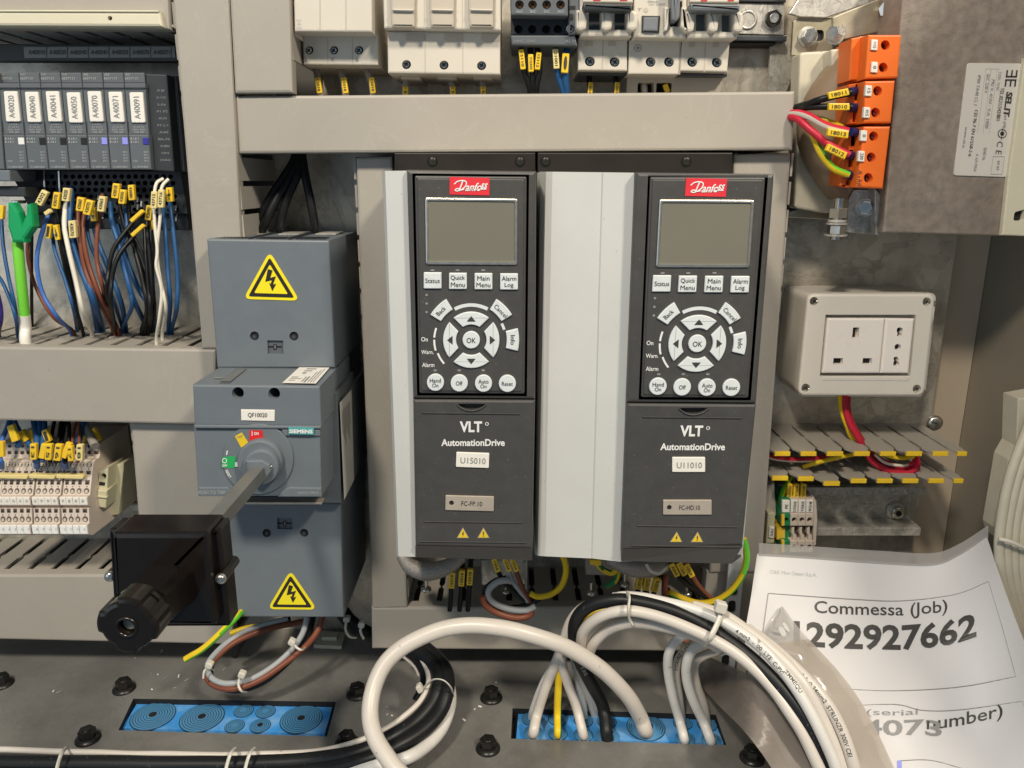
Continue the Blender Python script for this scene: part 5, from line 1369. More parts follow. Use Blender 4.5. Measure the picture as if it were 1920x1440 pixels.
# orange terminals
TB = [([(1597, 72), (1628, 65), (1691, 65), (1684, 146), (1622, 148), (1592, 151)], [(1660, 84.5, '+15', 1640, 84), (1656, 126.5, '0', 1640, 126)], 'upper'),
      ([(1592, 158), (1622, 152), (1679, 151), (1671, 231), (1620, 231), (1589, 233)], [(1645.5, 170.5, '15', 1629, 170), (1641.5, 211, '415', 1625.5, 211)], 'middle'),
      ([(1588, 242), (1620, 237), (1670, 237), (1656, 354), (1606, 351), (1575, 348)], [(1638, 255.5, '0', 1620, 254.5), (1633.5, 295, '220', 1615.5, 293), (1628, 333.5, '', 0, 0)], 'lower')]
for poly, hs, nm in TB:
    mb = MB()
    mid = [poly[0], poly[1], poly[4], poly[5]]
    mb.slab([poly[0], (poly[1][0] + 4, poly[1][1]), (poly[4][0] + 2, poly[4][1]), poly[5]], .116, .024, 'orange', .001, holes=[[(hx - 41, hy - 14), (hx - 30, hy - 15), (hx - 33, hy + 18), (hx - 43, hy + 18)] for hx, hy, *_ in hs], hd=.014, hm='termh')
    mb.slab([poly[1], poly[2], poly[3], poly[4]], .130, .06, 'orange', .0014, holes=[circ(hx, hy, 8.4, 20, 9.2) for hx, hy, *_ in hs], hd=.010, hm='termh')
    for hx, hy, *_ in hs:
        mb.print_(circ(hx - 1, hy + 2, 5.5, 14), .120, 'bolt' if nm != 'upper' else 'termh', off=.002); mb.print_(rrect(hx - 1, hy + 2, 9, 2, 50), .120, 'hole', off=.0024)
    if nm == 'lower': mb.text('A', 1597, 323, 9, .116, 'ink', w=8, ang=100, off=.0150); mb.text('H', 1596, 341, 9, .116, 'ink', w=9, ang=100, off=.0150); mb.print_(circ(1610.5, 331.5, 1.6, 8), .130, 'ink')
    b = mb.build('terminal_strip', o)
    for hx, hy, s, lx, ly in hs:
        if not s: continue
        m2 = MB(); m2.slab(rrect(lx, ly, 12, 20, 4, 1.5), .1315, .003, 'label', .0004); m2.text(s, lx, ly, 6, .1315, 'ink', w=3.4 * len(s) + 1.5, ang=95); m2.build('number_tab', b)
G = 'transformer wires with yellow markers'
def fe(a, c): return [(a, c, .0034, 'wferr')]
XD = (1489, 0)
wire('black wire with marker 18011 into the orange strip', [(1470, 206, .09), (1495, 201, .10), (1530, 189, .118), (1560, 181, .122), (1596, 173, .122)], .0028, 'wblack', [(1573, 175.5, .1262, 39, 13, -12, '18011', 'mark')], G, ferr=fe((1592, 173, .121), (1612, 169, .112)))
wire('black wire with marker 18010 into the orange strip', [(1470, 214, .09), (1496, 205, .10), (1515, 201, .112), (1560, 200, .122), (1596, 201, .122)], .0026, 'wblack', [(1574, 200, .1262, 39, 13, 0, '18010', 'mark')], G, ferr=fe((1592, 201, .121), (1612, 203, .112)))
wire('red and white wire with marker 18013', [(1470, 216, .09), (1492, 212, .104), (1515, 217, .114), (1550, 236, .122), (1590, 246, .124)], .0030, 'wred', [(1572, 250, .128, 39, 14, 8, '18013', 'mark')], G, stripe='wwhite', twist=0, ferr=fe((1594, 247, .124), (1609, 249, .118)))
wire('red wire with marker 18012, lower of the two red ones', [(1470, 222, .09), (1492, 221, .106), (1520, 244, .116), (1552, 270, .122), (1592, 291, .124)], .0030, 'wred', [(1569, 284, .128, 40, 14, 26, '18012', 'mark')], G, ferr=fe((1590, 290, .122), (1604, 294, .114)))
wire('green and yellow wire from the red bundle to the lowest orange terminal', [(1498, 222, .09), (1522, 248, .108), (1538, 285, .116), (1562, 315, .120), (1592, 328, .122)], .0028, 'wgreen', (), G, stripe='wyel', twist=0, ferr=fe((1588, 326, .122), (1598, 331, .116)))
wire('short green and yellow wire behind marker 18013', [(1500, 216, .09), (1530, 222, .108), (1556, 230, .114), (1580, 240, .112)], .0026, 'wgreen', (), G, stripe='wyel', twist=.012)
# ================================================================== socket box
o = thing('socket_outlet', 'grey white surface box with a three slot and a three pin socket', 'socket', P(1615, 745, .03))
DS = .075
mb = MB()
out = [(1515, 551), (1755, 551), (1733.5, 743), (1496, 742)]
mb.slab(rnd([(1517, 553), (1752, 553), (1731, 741), (1498, 740)], 14, 5), DS - .010, DS - .0105, 'sock', .001)
mb.slab(rnd([(1513, 549), (1757, 549), (1735, 745), (1494, 744)], 14, 5), DS - .026, DS - .0265, 'sock', .001)
mb.build('back_box', o)
mb = MB()
win = [(1548, 590), (1718, 590), (1707, 706), (1537, 706)]
sc = [(1526.5, 565), (1738, 566), (1511, 727.5), (1719.5, 729.5)]
mb.slab(rnd(out, 15, 6), DS, .011, 'sock', .0022, holes=[win] + [circ(x, y, 8.2, 20) for x, y in sc], hd=.014, hm='sock')
mb.build('lid', o)
mb = MB()
for q in ([(1543, 706), (1706, 706), (1704, 715), (1541, 714)],): mb.slab(q, DS + .0004, .003, 'sock', .0008)
mb.build('sill', o)
for x, y in sc:
    mb = MB(); q = P(x, y, DS - .0120) + Vector((0, -.0085, 0)); mb.cyl(q, (0, -1, 0), .0030, .0024, 'bolt', 20, bev=.0006)
    mb.print_(rrect(x, y, 7, 1.6, 30), DS - .0011, 'hole', off=.0003); mb.print_(rrect(x, y, 7, 1.6, 120), DS - .0011, 'hole', off=.0004); mb.build('screw', o)
mb = MB()
mb.slab([(1552, 597), (1660, 597), (1650, 700), (1542, 700)], DS + .0005, .006, 'sockw', .0016, holes=[[(1599.5, 614), (1611.5, 614), (1610, 634), (1597.5, 634)], [(1563, 671.5), (1581, 671.5), (1580, 683), (1562, 683)], [(1618, 671.5), (1635.5, 671.5), (1634.5, 683), (1617, 683)]], hd=.0056)
mb.slab([(1604, 617), (1610, 617), (1609, 632), (1603, 632)], DS - .0045, .001, 'tag')
mb.build('three_slot_socket', o)
mb = MB()
def eight(cx, cy, s=1):
    return [(cx + x, cy + y * s) for x, y in [(0, -10), (4.5, -8.5), (6.2, -4.6), (4.6, -.6), (3.0, .8), (4.2, 3), (4.2, 6.2), (2, 9), (-1, 9.4), (-4.2, 8), (-5, 5), (-3.8, 1.6), (-5.2, -1.4), (-5.6, -5), (-4.2, -8.4)]]
mb.slab(rnd([(1661.5, 597), (1715, 598), (1704, 700.5), (1651.5, 700)], [4, 0, 0, 0]), DS + .0005, .006, 'sockw', .0016, holes=[eight(1687, 623.5), circ(1683.5, 651, 6.2, 18), eight(1680.5, 678, -1)], hd=.0056)
mb.build('three_pin_socket', o)
# wires of the socket
G = 'wires from the socket box into the slotted duct'
wire('red wire leaving the socket box and looping through the yellow tipped duct', [(1583, 738, .05), (1585, 765, .052), (1594, 795, .056), (1612, 825, .06), (1622, 845, .056), (1636, 865, .058), (1664, 882, .064), (1698, 887, .066), (1717, 878, .064), (1719, 862, .058), (1708, 852, .052)], .0031, 'wred', (), G)
wire('second red wire bending in the yellow tipped duct', [(1590, 738, .046), (1590, 770, .048), (1601, 800, .05), (1624, 836, .05), (1650, 862, .056), (1690, 876, .060), (1714, 868, .058), (1716, 856, .05)], .0028, 'wred', (), G)
wire('white wire beside the red loop in the yellow tipped duct', [(1640, 852, .058), (1660, 868, .060), (1690, 873, .062), (1712, 870, .058)], .0015, 'wwhite', (), G)
wire('yellow wire leaving the socket box', [(1574, 738, .05), (1578, 770, .05), (1588, 798, .052), (1600, 822, .05), (1650, 848, .06), (1684, 858, .064), (1712, 856, .06)], .0024, 'wyel', (), G)
wire('red and white wire at the left end of the yellow tipped duct', [(1420, 846, .07), (1450, 858, .066), (1490, 862, .062), (1530, 860, .060), (1575, 848, .05)], .0026, 'wred', (), G, stripe='wwhite', twist=0)
wire('yellow wire lying aslant in the yellow tipped duct', [(1505, 876, .062), (1530, 868, .064), (1570, 858, .064), (1615, 848, .06), (1650, 836, .04)], .0022, 'wyel', (), G)
# ------------------------------------------------------------------ open slotted duct, yellow tips
o = thing('open_duct', 'open slotted grey duct with yellow finger tips under the socket box', 'wiring duct', P(1620, 905, 0))
DF = .085
zt = P(1600, 848, DF).z; zb = P(1600, 899, DF).z
UP = [(1404, 1432), (1452, 1482), (1501, 1531), (1550, 1581), (1601, 1631), (1650, 1680), (1699, 1729), (1749, 1778), (1795, 1813)]
LO = [(1400, 1430, 894), (1447, 1478, 894), (1496, 1526, 895), (1544, 1575, 904), (1595, 1625, 899), (1644, 1674, 899), (1692, 1722, 899), (1741, 1770, 899), (1788, 1806, 899)]
mb = MB()
mb.box((P(1404, 870, .002).x, -.0002, zt + .001), (P(1806, 848, DF).x, -.003, zb - .003), 'duct')
mb.build('back', o)
def finger(a, c, z, d, d0=.0032):
    b = MB(); wd = c - a
    pts = [(a - wd * .22, -d0), (c + wd * .22, -d0), (c + wd * .20, -d * .44), (c + wd * .30, -d * .48), (c + wd * .30, -d * .53), (c + wd * .20, -d * .58), (c + wd * .24, -d * .86), (c + wd * .02, -d * .94), (c, -d), (a, -d), (a - wd * .02, -d * .94), (a - wd * .24, -d * .86), (a - wd * .20, -d * .58), (a - wd * .30, -d * .53), (a - wd * .30, -d * .48), (a - wd * .20, -d * .44)]
    k = len(pts); t = .0018
    vs = [Vector((x, y, z)) for x, y in pts] + [Vector((x, y, z - t)) for x, y in pts]
    b.add(vs, [tuple(range(k)), tuple(range(2 * k - 1, k - 1, -1))] + [(j, (j + 1) % k, k + (j + 1) % k, k + j) for j in range(k)], 'duct')
    fo = b.build('finger', o)
    b = MB(); b.box((a + wd * .02, -d - .0012, z + .0006), (c - wd * .02, -d + .0020, z - .0034), 'mark', .0004)
    b.build('tip', fo)
for a, c in UP: finger(P(a, 848, DF).x, P(c, 848, DF).x, zt, DF)
for a, c, y in LO: finger(P(a, y, DF).x, P(c, y, DF).x, P(1600, y, DF).z, DF)
# ------------------------------------------------------------------ rail and terminals below it
xa, xb_ = P(1420, 950, .012).x, P(1714, 950, .012).x
din_rail('dull steel rail with a bolt, right of the four small terminals', xa, xb_, P(1600, 914, .030).z, P(1600, 1004, .030).z, .030, [P(1572, 958, .01).x, P(1626, 958, .01).x])
mb = MB(); q = P(1678, 957, .006); A = Vector((0, -1, 0)); mb.cyl(q, A, .0095, .0012, 'zinc', 24); mb.cyl(q + A * .0012, A, .0085, .0012, 'zinc', 24); mb.cyl(q + A * .0024, A, .0066, .006, 'bolt', 24, bev=.001); mb.cyl(q + A * .0085, A, .0032, .0006, 'hole', 6)
t = mb.build('rail_bolt'); tag(t, 'bolt with washers fixing the dull rail under the yellow tips', 'bolt')
mb = MB(); q = P(1752, 793, .003); mb.lathe(q, (0, -1, 0), [(.0082, 0), (.0080, .0016), (.0055, .0034), (.0022, .0040), (0, .0041)], 'bolt', 24); mb.print_(rrect(1752, 793, 9, 2, 20), .0072, 'hole')
t = mb.build('pan_screw'); tag(t, 'round head screw in the plate edge right of the socket box', 'screw')
mb = MB()
mb.slab([(1428, 912), (1452, 906), (1456, 966), (1448, 972), (1452, 1022), (1436, 1022), (1430, 980)], .058, .05, 'term', .001)
mb.slab(rnd([(1440, 962), (1454, 962), (1452, 1018), (1436, 1020)], 2), .066, .04, 'clampc', .001)
mb.slab([(1443, 988), (1452.5, 989), (1451, 1009), (1442, 1008)], .068, .003, 'label', .0003); mb.text('XA1', 1447.3, 998.5, 4.6, .068, 'ink', w=14, ang=-84, bold=.02)
t = mb.build('end_clamp'); tag(t, 'grey beige end clamp with small tag XA1, left of the green and yellow terminal', 'end clamp')
def small_term(label, xs, cols, tagtxt, pe=False):
    x0_, x1_, x2_, x3_ = xs
    o = thing('terminal_block', label, 'terminal block', P((x2_ + x3_) / 2, 1038, .05), 'small terminals on the dull rail')
    def q(u, y): 
        v = (y - 936) / (1036 - 936.0); a = x0_ + (x2_ - x0_) * v; c = x1_ + (x3_ - x1_) * v
        return (a + (c - a) * u, y)
    mb = MB(); D_ = .072
    def blk(y0, y1, d, m, hol=()): mb.slab([q(0, y0), q(1, y0), q(1, y1), q(0, y1)], d, d - .03, m, .0006, holes=hol, hd=.006, hm='termh')
    c = circ(*q(.52, 975), 5, 16); e = circ(*q(.52, 1026), 5, 16)
    m1, m2 = cols
    blk(963, 986, D_, m1, [c]); blk(1014, 1036, D_, m1, [e]); blk(986, 1014, D_ - .008, m2)
    blk(936, 963, D_ - .003, m1)
    if not pe:
        mb.slab([q(.18, 990), q(.55, 988), q(.55, 1000), q(.86, 1004), q(.86, 1012), q(.35, 1012), q(.35, 1003), q(.18, 1001)], D_ - .002, .008, m1, .0004)
        mb.print_([q(.3, 985), q(.75, 985), q(.75, 993), q(.3, 993)], D_ - .0076, 'termh')
    else:
        for y0, y1 in ((964, 986), (1014, 1036)): mb.slab([q(0, y0), q(.34, y0), q(.34, y1), q(0, y1)], D_ + .0003, .003, 'peY', .0003)
        mb.slab([q(-.6, 990), q(.4, 990), q(.4, 1012), q(-.6, 1012)], D_ - .006, .02, 'peY', .0004)
        mb.slab([q(-1.0, 940), q(0, 940), q(0, 1040), q(-1.2, 1040)], D_ - .02, .03, 'peY', .0008)
    mb.build('body', o)
    mb = MB()
    mb.slab([q(.06, 938), q(.94, 938.5), q(.94, 961), q(.06, 961)], D_ - .001, .003, 'label', .0004)
    mb.text(tagtxt, *q(.55, 949.5), 5.4, D_ - .001, 'ink', w=19 if len(tagtxt) > 3 else 8, ang=-85, bold=.015)
    mb.build('marker_tag', o)
small_term('green and yellow earth terminal tagged PE on the dull rail', (1466, 1482, 1466, 1481), ('peG', 'peG'), 'PE', True)
small_term('beige terminal tagged U15410 next to the earth terminal', (1482.5, 1496.5, 1481.5, 1495.5), ('term', 'termh'), 'U15410')
small_term('beige terminal tagged V15410 in the middle of the small row', (1497, 1511, 1496, 1510), ('term', 'termh'), 'V15410')
small_term('beige terminal tagged W15140 at the right end of the small row', (1511.5, 1525.5, 1510.5, 1524.5), ('term', 'termh'), 'W15140')
mb = MB(); mb.slab([(1524.5, 930), (1531, 940), (1533, 975), (1530, 1022), (1525, 1024)], .068, .05, 'term', .0006)
t = mb.build('end_plate'); tag(t, 'beige end plate closing the small terminal row on the right', 'end plate')
G = 'wires above the small terminals'
for x, s in ((1481, 'U15410'), (1493.5, 'V15410'), (1507, 'W15140')):
    wire('dark wire with yellow marker %s above its small terminal' % s, [(x + 2, 900, .05), (x + 1, 915, .056), (x - 1, 934, .06), (x - 1, 944, .058)], .0022, 'wblack', [(x, 921, .0640, 27, 10, -86, s)], G)
wire('green and yellow wire into the earth terminal', [(1482, 894, .05), (1477, 905, .056), (1470, 918, .06), (1464, 935, .06)], .0026, 'wyel', (), G, stripe='wgreen', twist=0.0)
# perforated rail at the foot of the right upright duct
mb = MB()
hol = [rnd([(x - 7.5, y - 12), (x + 7.5, y - 12), (x + 6.5, y + 12), (x - 8.5, y + 12)], 7, 4) for x, y in ((1377, 1106), (1373, 1138), (1363, 1207), (1361, 1240), (1358, 1268))]
mb.slab([(1368, 1035), (1399, 1035), (1374, 1295), (1347, 1290)], .097, .003, 'frame', .0006, holes=hol, hd=.0028)
t = mb.build('perforated_rail'); tag(t, 'white perforated rail with oblong holes between the cable bundle and the paper', 'perforated rail')
mb = MB(); mb.slab([(1325, 1070), (1429, 1070), (1395, 1300), (1300, 1300)], .086, .012, 'duct', .0016)
t = mb.build('duct_cover'); tag(t, 'lower end of a grey duct cover behind the white perforated rail', 'duct cover')
# ================================================================== job sheet in its sleeve
def pd(px, py):
    t = (py - 1040) / 400.0
    return .125 + .135 * max(-.1, t) + .035 * max(0, (px - 1730) / 130.0) ** 2 * max(0, 1 - t * .9) + .004 * math.sin(px * .021 + py * .012)
def bend(x): 
    ks = [(1360, -3), (1440, 0), (1530, 7), (1600, 11), (1690, 13), (1760, 7), (1800, -3), (1853, -24), (1930, -58), (2050, -100)]
    for (a, b_), (c, e) in zip(ks, ks[1:]):
        if x <= c:
            t = (x - a) / (c - a); return b_ + (e - b_) * t
    return -100
topE = smooth([Vector((x, y, 0)) for x, y in [(1420, 1038), (1530, 1045), (1650, 1053), (1745, 1057), (1795, 1040), (1850, 1005)]], 5)
N_ = len(topE)
rows = []; srows = []
LE = smooth([Vector((x, y, 0)) for x, y in [(1420, 1038), (1408, 1120), (1397, 1200), (1408, 1280), (1446, 1370), (1490, 1460)]], 6)
RE = smooth([Vector((x, y, 0)) for x, y in [(1850, 1005), (1875, 1080), (1900, 1150), (1935, 1240), (1975, 1340), (2015, 1440)]], 6)
for i in range(len(LE)):
    row = []
    v = i / (len(LE) - 1)
    for j in range(N_):
        u = j / (N_ - 1)
        lin = LE[0].lerp(RE[0], u)
        q = LE[i].lerp(RE[i], u) + (topE[j] - lin) * (1 - .5 * v)
        row.append(q)
    rows.append(row)
mb = MB()
front = [[P(q.x, q.y, pd(q.x, q.y)) for q in r] for r in rows]
mb.grid(front, 'paper'); mb.grid([[p + Vector((0, .0003, -.0001)) for p in r] for r in front], 'paper')
def pf(px, py):
    y = py + bend(px) * .9
    q = P(px, y, pd(px, y)); q.y -= .0007; return q
mb.text('Commessa (Job)', 1651, 1134, 30, 0, 'ink', w=249, fn=pf, bold=.008)
mb.text('1292927662', 1659, 1183, 49, 0, 'ink', w=342, fn=pf, bold=.03)
mb.text('O&K Mov Ossari S.p.A.', 1487, 1072, 9, 0, 'pale', w=88, fn=pf)
mb.text('(serial', 1672, 1325, 15, 0, 'inkg', w=96, fn=pf)
mb.text('number)', 1808, 1355, 32, 0, 'ink', w=142, fn=lambda x, y: pf(x, y + bend(x) * -.35 - 2), bold=.01)
mb.text('4073', 1690, 1352, 30, 0, 'inkg', w=150, fn=lambda x, y: pf(x, y + max(0, (x - 1725)) * .22), bold=.02)
mb.text('1', 1686, 1428, 30, 0, 'lilac', w=8, fn=pf)
def pline(pts, wd=.9, m='inkg'):
    q = smooth([Vector((x, y, 0)) for x, y in pts], 8)
    vs = []
    for i, p in enumerate(q):
        t = q[min(i + 1, len(q) - 1)] - q[max(i - 1, 0)]; n = Vector((-t.y, t.x, 0)).normalized() * wd
        for s in (1, -1):
            w_ = P(p.x + n.x * s, p.y + n.y * s, pd(p.x, p.y)); w_.y -= .0007; vs.append(w_)
    mb.add(vs, [(2 * i, 2 * i + 1, 2 * i + 3, 2 * i + 2) for i in range(len(q) - 1)], m)
pline([(1440, 1112), (1600, 1123), (1690, 1126), (1790, 1114), (1853, 1090)]); pline([(1853, 1090), (1880, 1180), (1904, 1268)]); pline([(1904, 1268), (1800, 1287), (1690, 1294), (1600, 1292), (1420, 1280)]); pline([(1440, 1112), (1428, 1200), (1420, 1280)])
pline([(1600, 1322), (1680, 1320), (1730, 1331), (1800, 1330), (1917, 1314)]); pline([(1917, 1314), (1935, 1370)]); pline([(1686, 1425), (1740, 1424), (1790, 1436), (1830, 1450)], .8)
t = mb.build('job_sheet'); tag(t, 'white printed job sheet with a large number leaning at the right', 'paper sheet')
o = thing('document_sleeve', 'milky plastic document sleeve curling around the white job sheet and cables', 'document sleeve', P(1500, 1440, .22))
mb = MB()
rows2 = []
for k in range(3):
    f = k / 2.0
    rows2.append([P(q.x + 3, q.y - 20 * (1 - f) - (6 * (1 - f) if q.x > 1700 else 0) * 0 + 4 * f, pd(q.x, q.y) + .002) for q in topE])
mb.grid(rows2, 'sleeve'); mb.build('sleeve_edge', o)
mb = MB()
R_ = smooth([Vector((x, y, 0)) for x, y in [(1467, 1136), (1498, 1178), (1535, 1218), (1575, 1262), (1612, 1312), (1645, 1372), (1672, 1430), (1690, 1470)]], 4)
L2 = smooth([Vector((x, y, 0)) for x, y in [(1462, 1140), (1428, 1196), (1440, 1222), (1470, 1258), (1505, 1310), (1532, 1370), (1556, 1430), (1570, 1470)]], 4)
rr_ = []
for i in range(len(R_)):
    row = []
    for j in range(9):
        u = j / 8.0
        q = L2[i].lerp(R_[i], u)
        row.append(P(q.x, q.y, pd(q.x, q.y) + .003 + .0012 * math.sin(i * 1.3 + j * 1.9) + .010 * math.sin(math.pi * (.02 + .90 * u)) * min(1, i / 8.0)))
    rr_.append(row)
k0 = 6
mb.grid(rr_[:k0 + 1], 'sleeve'); mb.build('clear_corner', o)
mb = MB(); mb.grid(rr_[k0:], 'flap'); mb.build('curled_flap', o)
mb = MB()
for x, y, w_, a in ((1467, 1184, 8, 62), (1474, 1176, 5, 58)):
    v = [P(px, py, pd(px, py) + .022) for px, py in circ(x, y, 1, 2)]
    q = []
    for i in range(16):
        t = 2 * math.pi * i / 16; ex, ey = 14 * math.cos(t) * .75, w_ * math.sin(t) * .7; c, s = math.cos(math.radians(a)), math.sin(math.radians(a))
        q.append(P(x + ex * c - ey * s, y + ex * s + ey * c, pd(x, y) + .012))
    mb.add(q, [tuple(range(16))], 'white')
mb.build('punch_edge', o)
mb = MB()
Lf = smooth([Vector((x, y, 0)) for x, y in [(1303, 1232), (1312, 1280), (1345, 1320), (1390, 1365), (1430, 1415), (1465, 1470)]], 4)
Rf = smooth([Vector((x, y, 0)) for x, y in [(1330, 1232), (1420, 1272), (1470, 1305), (1505, 1350), (1532, 1400), (1555, 1470)]], 4)
rr_ = []
for i in range(len(Lf)):
    row = []
    for j in range(8):
        u = j / 7.0; q = Lf[i].lerp(Rf[i], u)
        g = PZ(q.x, q.y, FLOOR + .014 + .010 * u)
        s_ = min(1, max(0, (q.x - 1310) / 110.0)); s_ = s_ * s_ * (3 - 2 * s_)
        dd = max(.103, -g.y + (pd(q.x, q.y) + .010 + g.y) * s_)
        g = P(q.x, q.y, dd)
        row.append(g)
    rr_.append(row)
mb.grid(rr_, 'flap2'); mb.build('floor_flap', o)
# ================================================================== cream cables at the right edge
G = 'cream cables hanging at the right picture edge'
nm = ['innermost', 'second', 'third', 'fourth', 'outermost']
for k in range(5):
    dx = k * 15
    wire('cream cable at the right picture edge, %s of its bundle' % nm[k], [(1940 + dx, 770, .15), (1898 + dx, 880, .16), (1880 + dx * .92, 960, .165), (1874 + dx * .9, 1030, .17), (1884 + dx * .8, 1110, .172), (1915 + dx * .7, 1200, .17), (1960 + dx * .6, 1290, .16)], .0042, 'cabc', (), G, name='cable', cat='cable', n=10)
mb = MB(); mb.tube([P(1872, 1010, .177), P(1900, 1018, .180), P(1945, 1040, .178)], .0016, 'tie', 8)
t = mb.build('cable_tie'); tag(t, 'cream tie round the cables at the right picture edge', 'cable tie', 'nylon cable ties')

mb = MB(); mb.slab([(1909, 748), (1965, 738), (1965, 840), (1908, 862), (1892, 985), (1873, 1012), (1868, 992), (1891, 862), (1906, 836)], .145, .02, 'cabc', .001)
t = mb.build('cable_bracket'); tag(t, 'cream plastic bracket holding the cables at the right picture edge', 'cable bracket')
# ================================================================== cable entries in the floor
def entry(label, quad, big, small, m='blueent', fw=None):
    z = FLOOR - .006
    q3 = [PZ(x, y, z) for x, y in quad]
    c = sum(q3, Vector()) / 4
    o = thing('cable_entry', label, 'cable entry plate', c, 'blue cable entry plates in the floor')
    mb = MB()
    ex = [c + (q - c) * 1.25 for q in q3]
    for q in ex: q.z = FLOOR - .0125
    mb.add(ex, [(0, 1, 2, 3)], 'hole'); mb.build('frame', o)  # black sheet added below the plate to darken the opening
    mb = MB()
    tp = [(q.x, q.y) for q in q3]; n = 4
    vs = [Vector((x, y, z)) for x, y in tp] + [Vector((x, y, z - .006)) for x, y in tp]
    mb.add(vs, [(0, 1, 2, 3)] + [(i, (i + 1) % 4, 4 + (i + 1) % 4, 4 + i) for i in range(4)], m)
    mb.build('rubber_plate', o)
    for x, y, wpx, open_ in [(a, b_, w_, op) for a, b_, w_, op in big] + [(a, b_, w_, op) for a, b_, w_, op in small]:
        b = MB()
        p = PZ(x, y, z); R = wpx * (PZ(x + 1, y, z) - p).length
        nr = 7 if wpx > 25 else 4
        prof = []
        b.lathe(p + Vector((0, 0, .0002)), (0, 0, 1), [(R, 0), (R, .0008), (R * .98, .0008)], 'bluerng', 36)
        for k in range(nr):
            r1 = R * (1 - k / (nr + 1.6)); r0 = R * (1 - (k + .30) / (nr + 1.6)); r2 = R * (1 - (k + 1) / (nr + 1.6))
            b.lathe(p, (0, 0, 1), [(r1, .0009 + k * .0002), (r0, .0009 + k * .0002)], 'bluerng', 36)
            b.lathe(p, (0, 0, 1), [(r0, .0010 + k * .0002), (r2, .0011 + k * .0002)], 'bluering2', 36)
        r2 = R * (1 - nr / (nr + 1.6))
        b.lathe(p, (0, 0, 1), [(r2, .0011 + nr * .0002), (0, .0012 + nr * .0002)], 'hole' if open_ else 'bluering2', 24)
        b.build('membrane', o)
    for x, y, r_ in fw or ():
        b = MB(); p = PZ(x, y, z)
        b.lathe(p, (0, 0, 1), [(r_ * 2.0, .001), (r_ * 1.5, .0026), (r_ * 1.15, .0052), (r_ * 1.02, .0062), (r_ * .9, .0058)], 'bluering2', 24)
        b.build('collar', o)
    return o
entry('blue rubber cable entry plate with closed ring membranes, left one, no cables', [(258, 1317), (624, 1322), (609, 1376), (229, 1365)], [(287, 1343.5, 40, 1), (379, 1347, 40, 1), (565, 1350, 39, 1)], [(457, 1334, 18, 0), (440, 1362.5, 18, 0), (498, 1335.5, 18, 0), (488, 1362, 19, 1)])
entry('blue rubber cable entry plate with white cables pushed through it', [(972, 1336), (1337, 1344), (1356, 1393), (968, 1384)], [(1211, 1365, 36, 1)], [(996, 1349, 18, 1), (1000, 1375, 18, 1), (1046, 1350, 18, 1), (1046, 1377, 18, 1), (1094, 1352, 18, 1), (1094, 1379, 18, 1), (1138, 1354, 18, 1), (1139, 1380, 18, 1), (1280, 1357, 18, 1), (1285, 1386, 18, 1), (1326, 1360, 18, 1), (1334, 1388, 18, 1)], fw=[(1212, 1371, .0068), (1000, 1377, .0046), (1046, 1380, .0034), (1094, 1380, .0042), (1139, 1382, .0056), (1284, 1389, .0042), (1333, 1391, .0044)])
# ================================================================== floor bolts
FB = [(233, 1292, 'behind the left cable entry plate, below the lower left duct'), (165, 1386, 'left of the left cable entry plate, near the black cables'), (670, 1302, 'half hidden by the left side of the white loop'), (651, 1394, 'right of the left cable entry plate, above the black cables'), (921, 1309, 'between white loop and right cable plate, the farther one'), (915, 1404, 'between white loop and right cable plate, the nearer one'), (1410, 1422, 'under the milky sleeve, right of the right cable plate'), (4, 1283, 'cut off by the left picture edge')]
first = None
for x, y, s in FB:
    p = PZ(x, y, FLOOR)
    if first is None:
        o = thing('floor_bolt', 'black floor bolt ' + s, 'bolt', p, 'black flange bolts in the floor')
        mb = MB(); mb.lathe(p, (0, 0, 1), [(.0108, 0), (.0106, .0014), (.0080, .0030), (.0070, .0034)], 'fbolt', 28); mb.build('flange', o)
        mb = MB(); mb.cyl(p + Vector((0, 0, .003)), (0, 0, 1), .0074, .0072, 'fbolt', 6, ph=.35, bev=.0008); mb.lathe(p, (0, 0, 1), [(.0046, .0103), (.0044, .0109), (.0022, .0107), (0, .0106)], 'fbolt', 18); mb.build('hex_head', o)
        first = o
    else:
        c = dup(first, p - WL[first.name]); c['label'] = 'black floor bolt ' + s; c.rotation_euler = (0, 0, random.uniform(0, 1))
# debris on the floor
mb = MB()
for x, y in [(253, 1234), (283, 1263), (296, 1265), (335, 1268), (310, 1271), (285, 1293), (328, 1290), (110, 1298), (125, 1298), (725, 1326), (726, 1340), (890, 1330), (735, 1342), (303, 1221), (392, 1240), (420, 1255), (930, 1280), (870, 1350), (350, 1275), (100, 1296), (900, 1325), (690, 1190 + 130)]:
    p = PZ(x, y, FLOOR + .0008); a = random.uniform(0, 3); l = random.uniform(.0006, .0030); w_ = random.uniform(.0004, .0009)
    c, s = math.cos(a), math.sin(a)
    mb.add([p + Vector((l * c - w_ * s, l * s + w_ * c, 0)), p + Vector((-l * c - w_ * s, -l * s + w_ * c, 0)), p + Vector((-l * c + w_ * s, -l * s - w_ * c, .0004)), p + Vector((l * c + w_ * s, l * s - w_ * c, .0005))], [(0, 1, 2, 3)], 'chip')
t = mb.build('floor_debris'); tag(t, 'white plastic shavings and specks scattered on the grey floor', 'debris', kind='stuff')
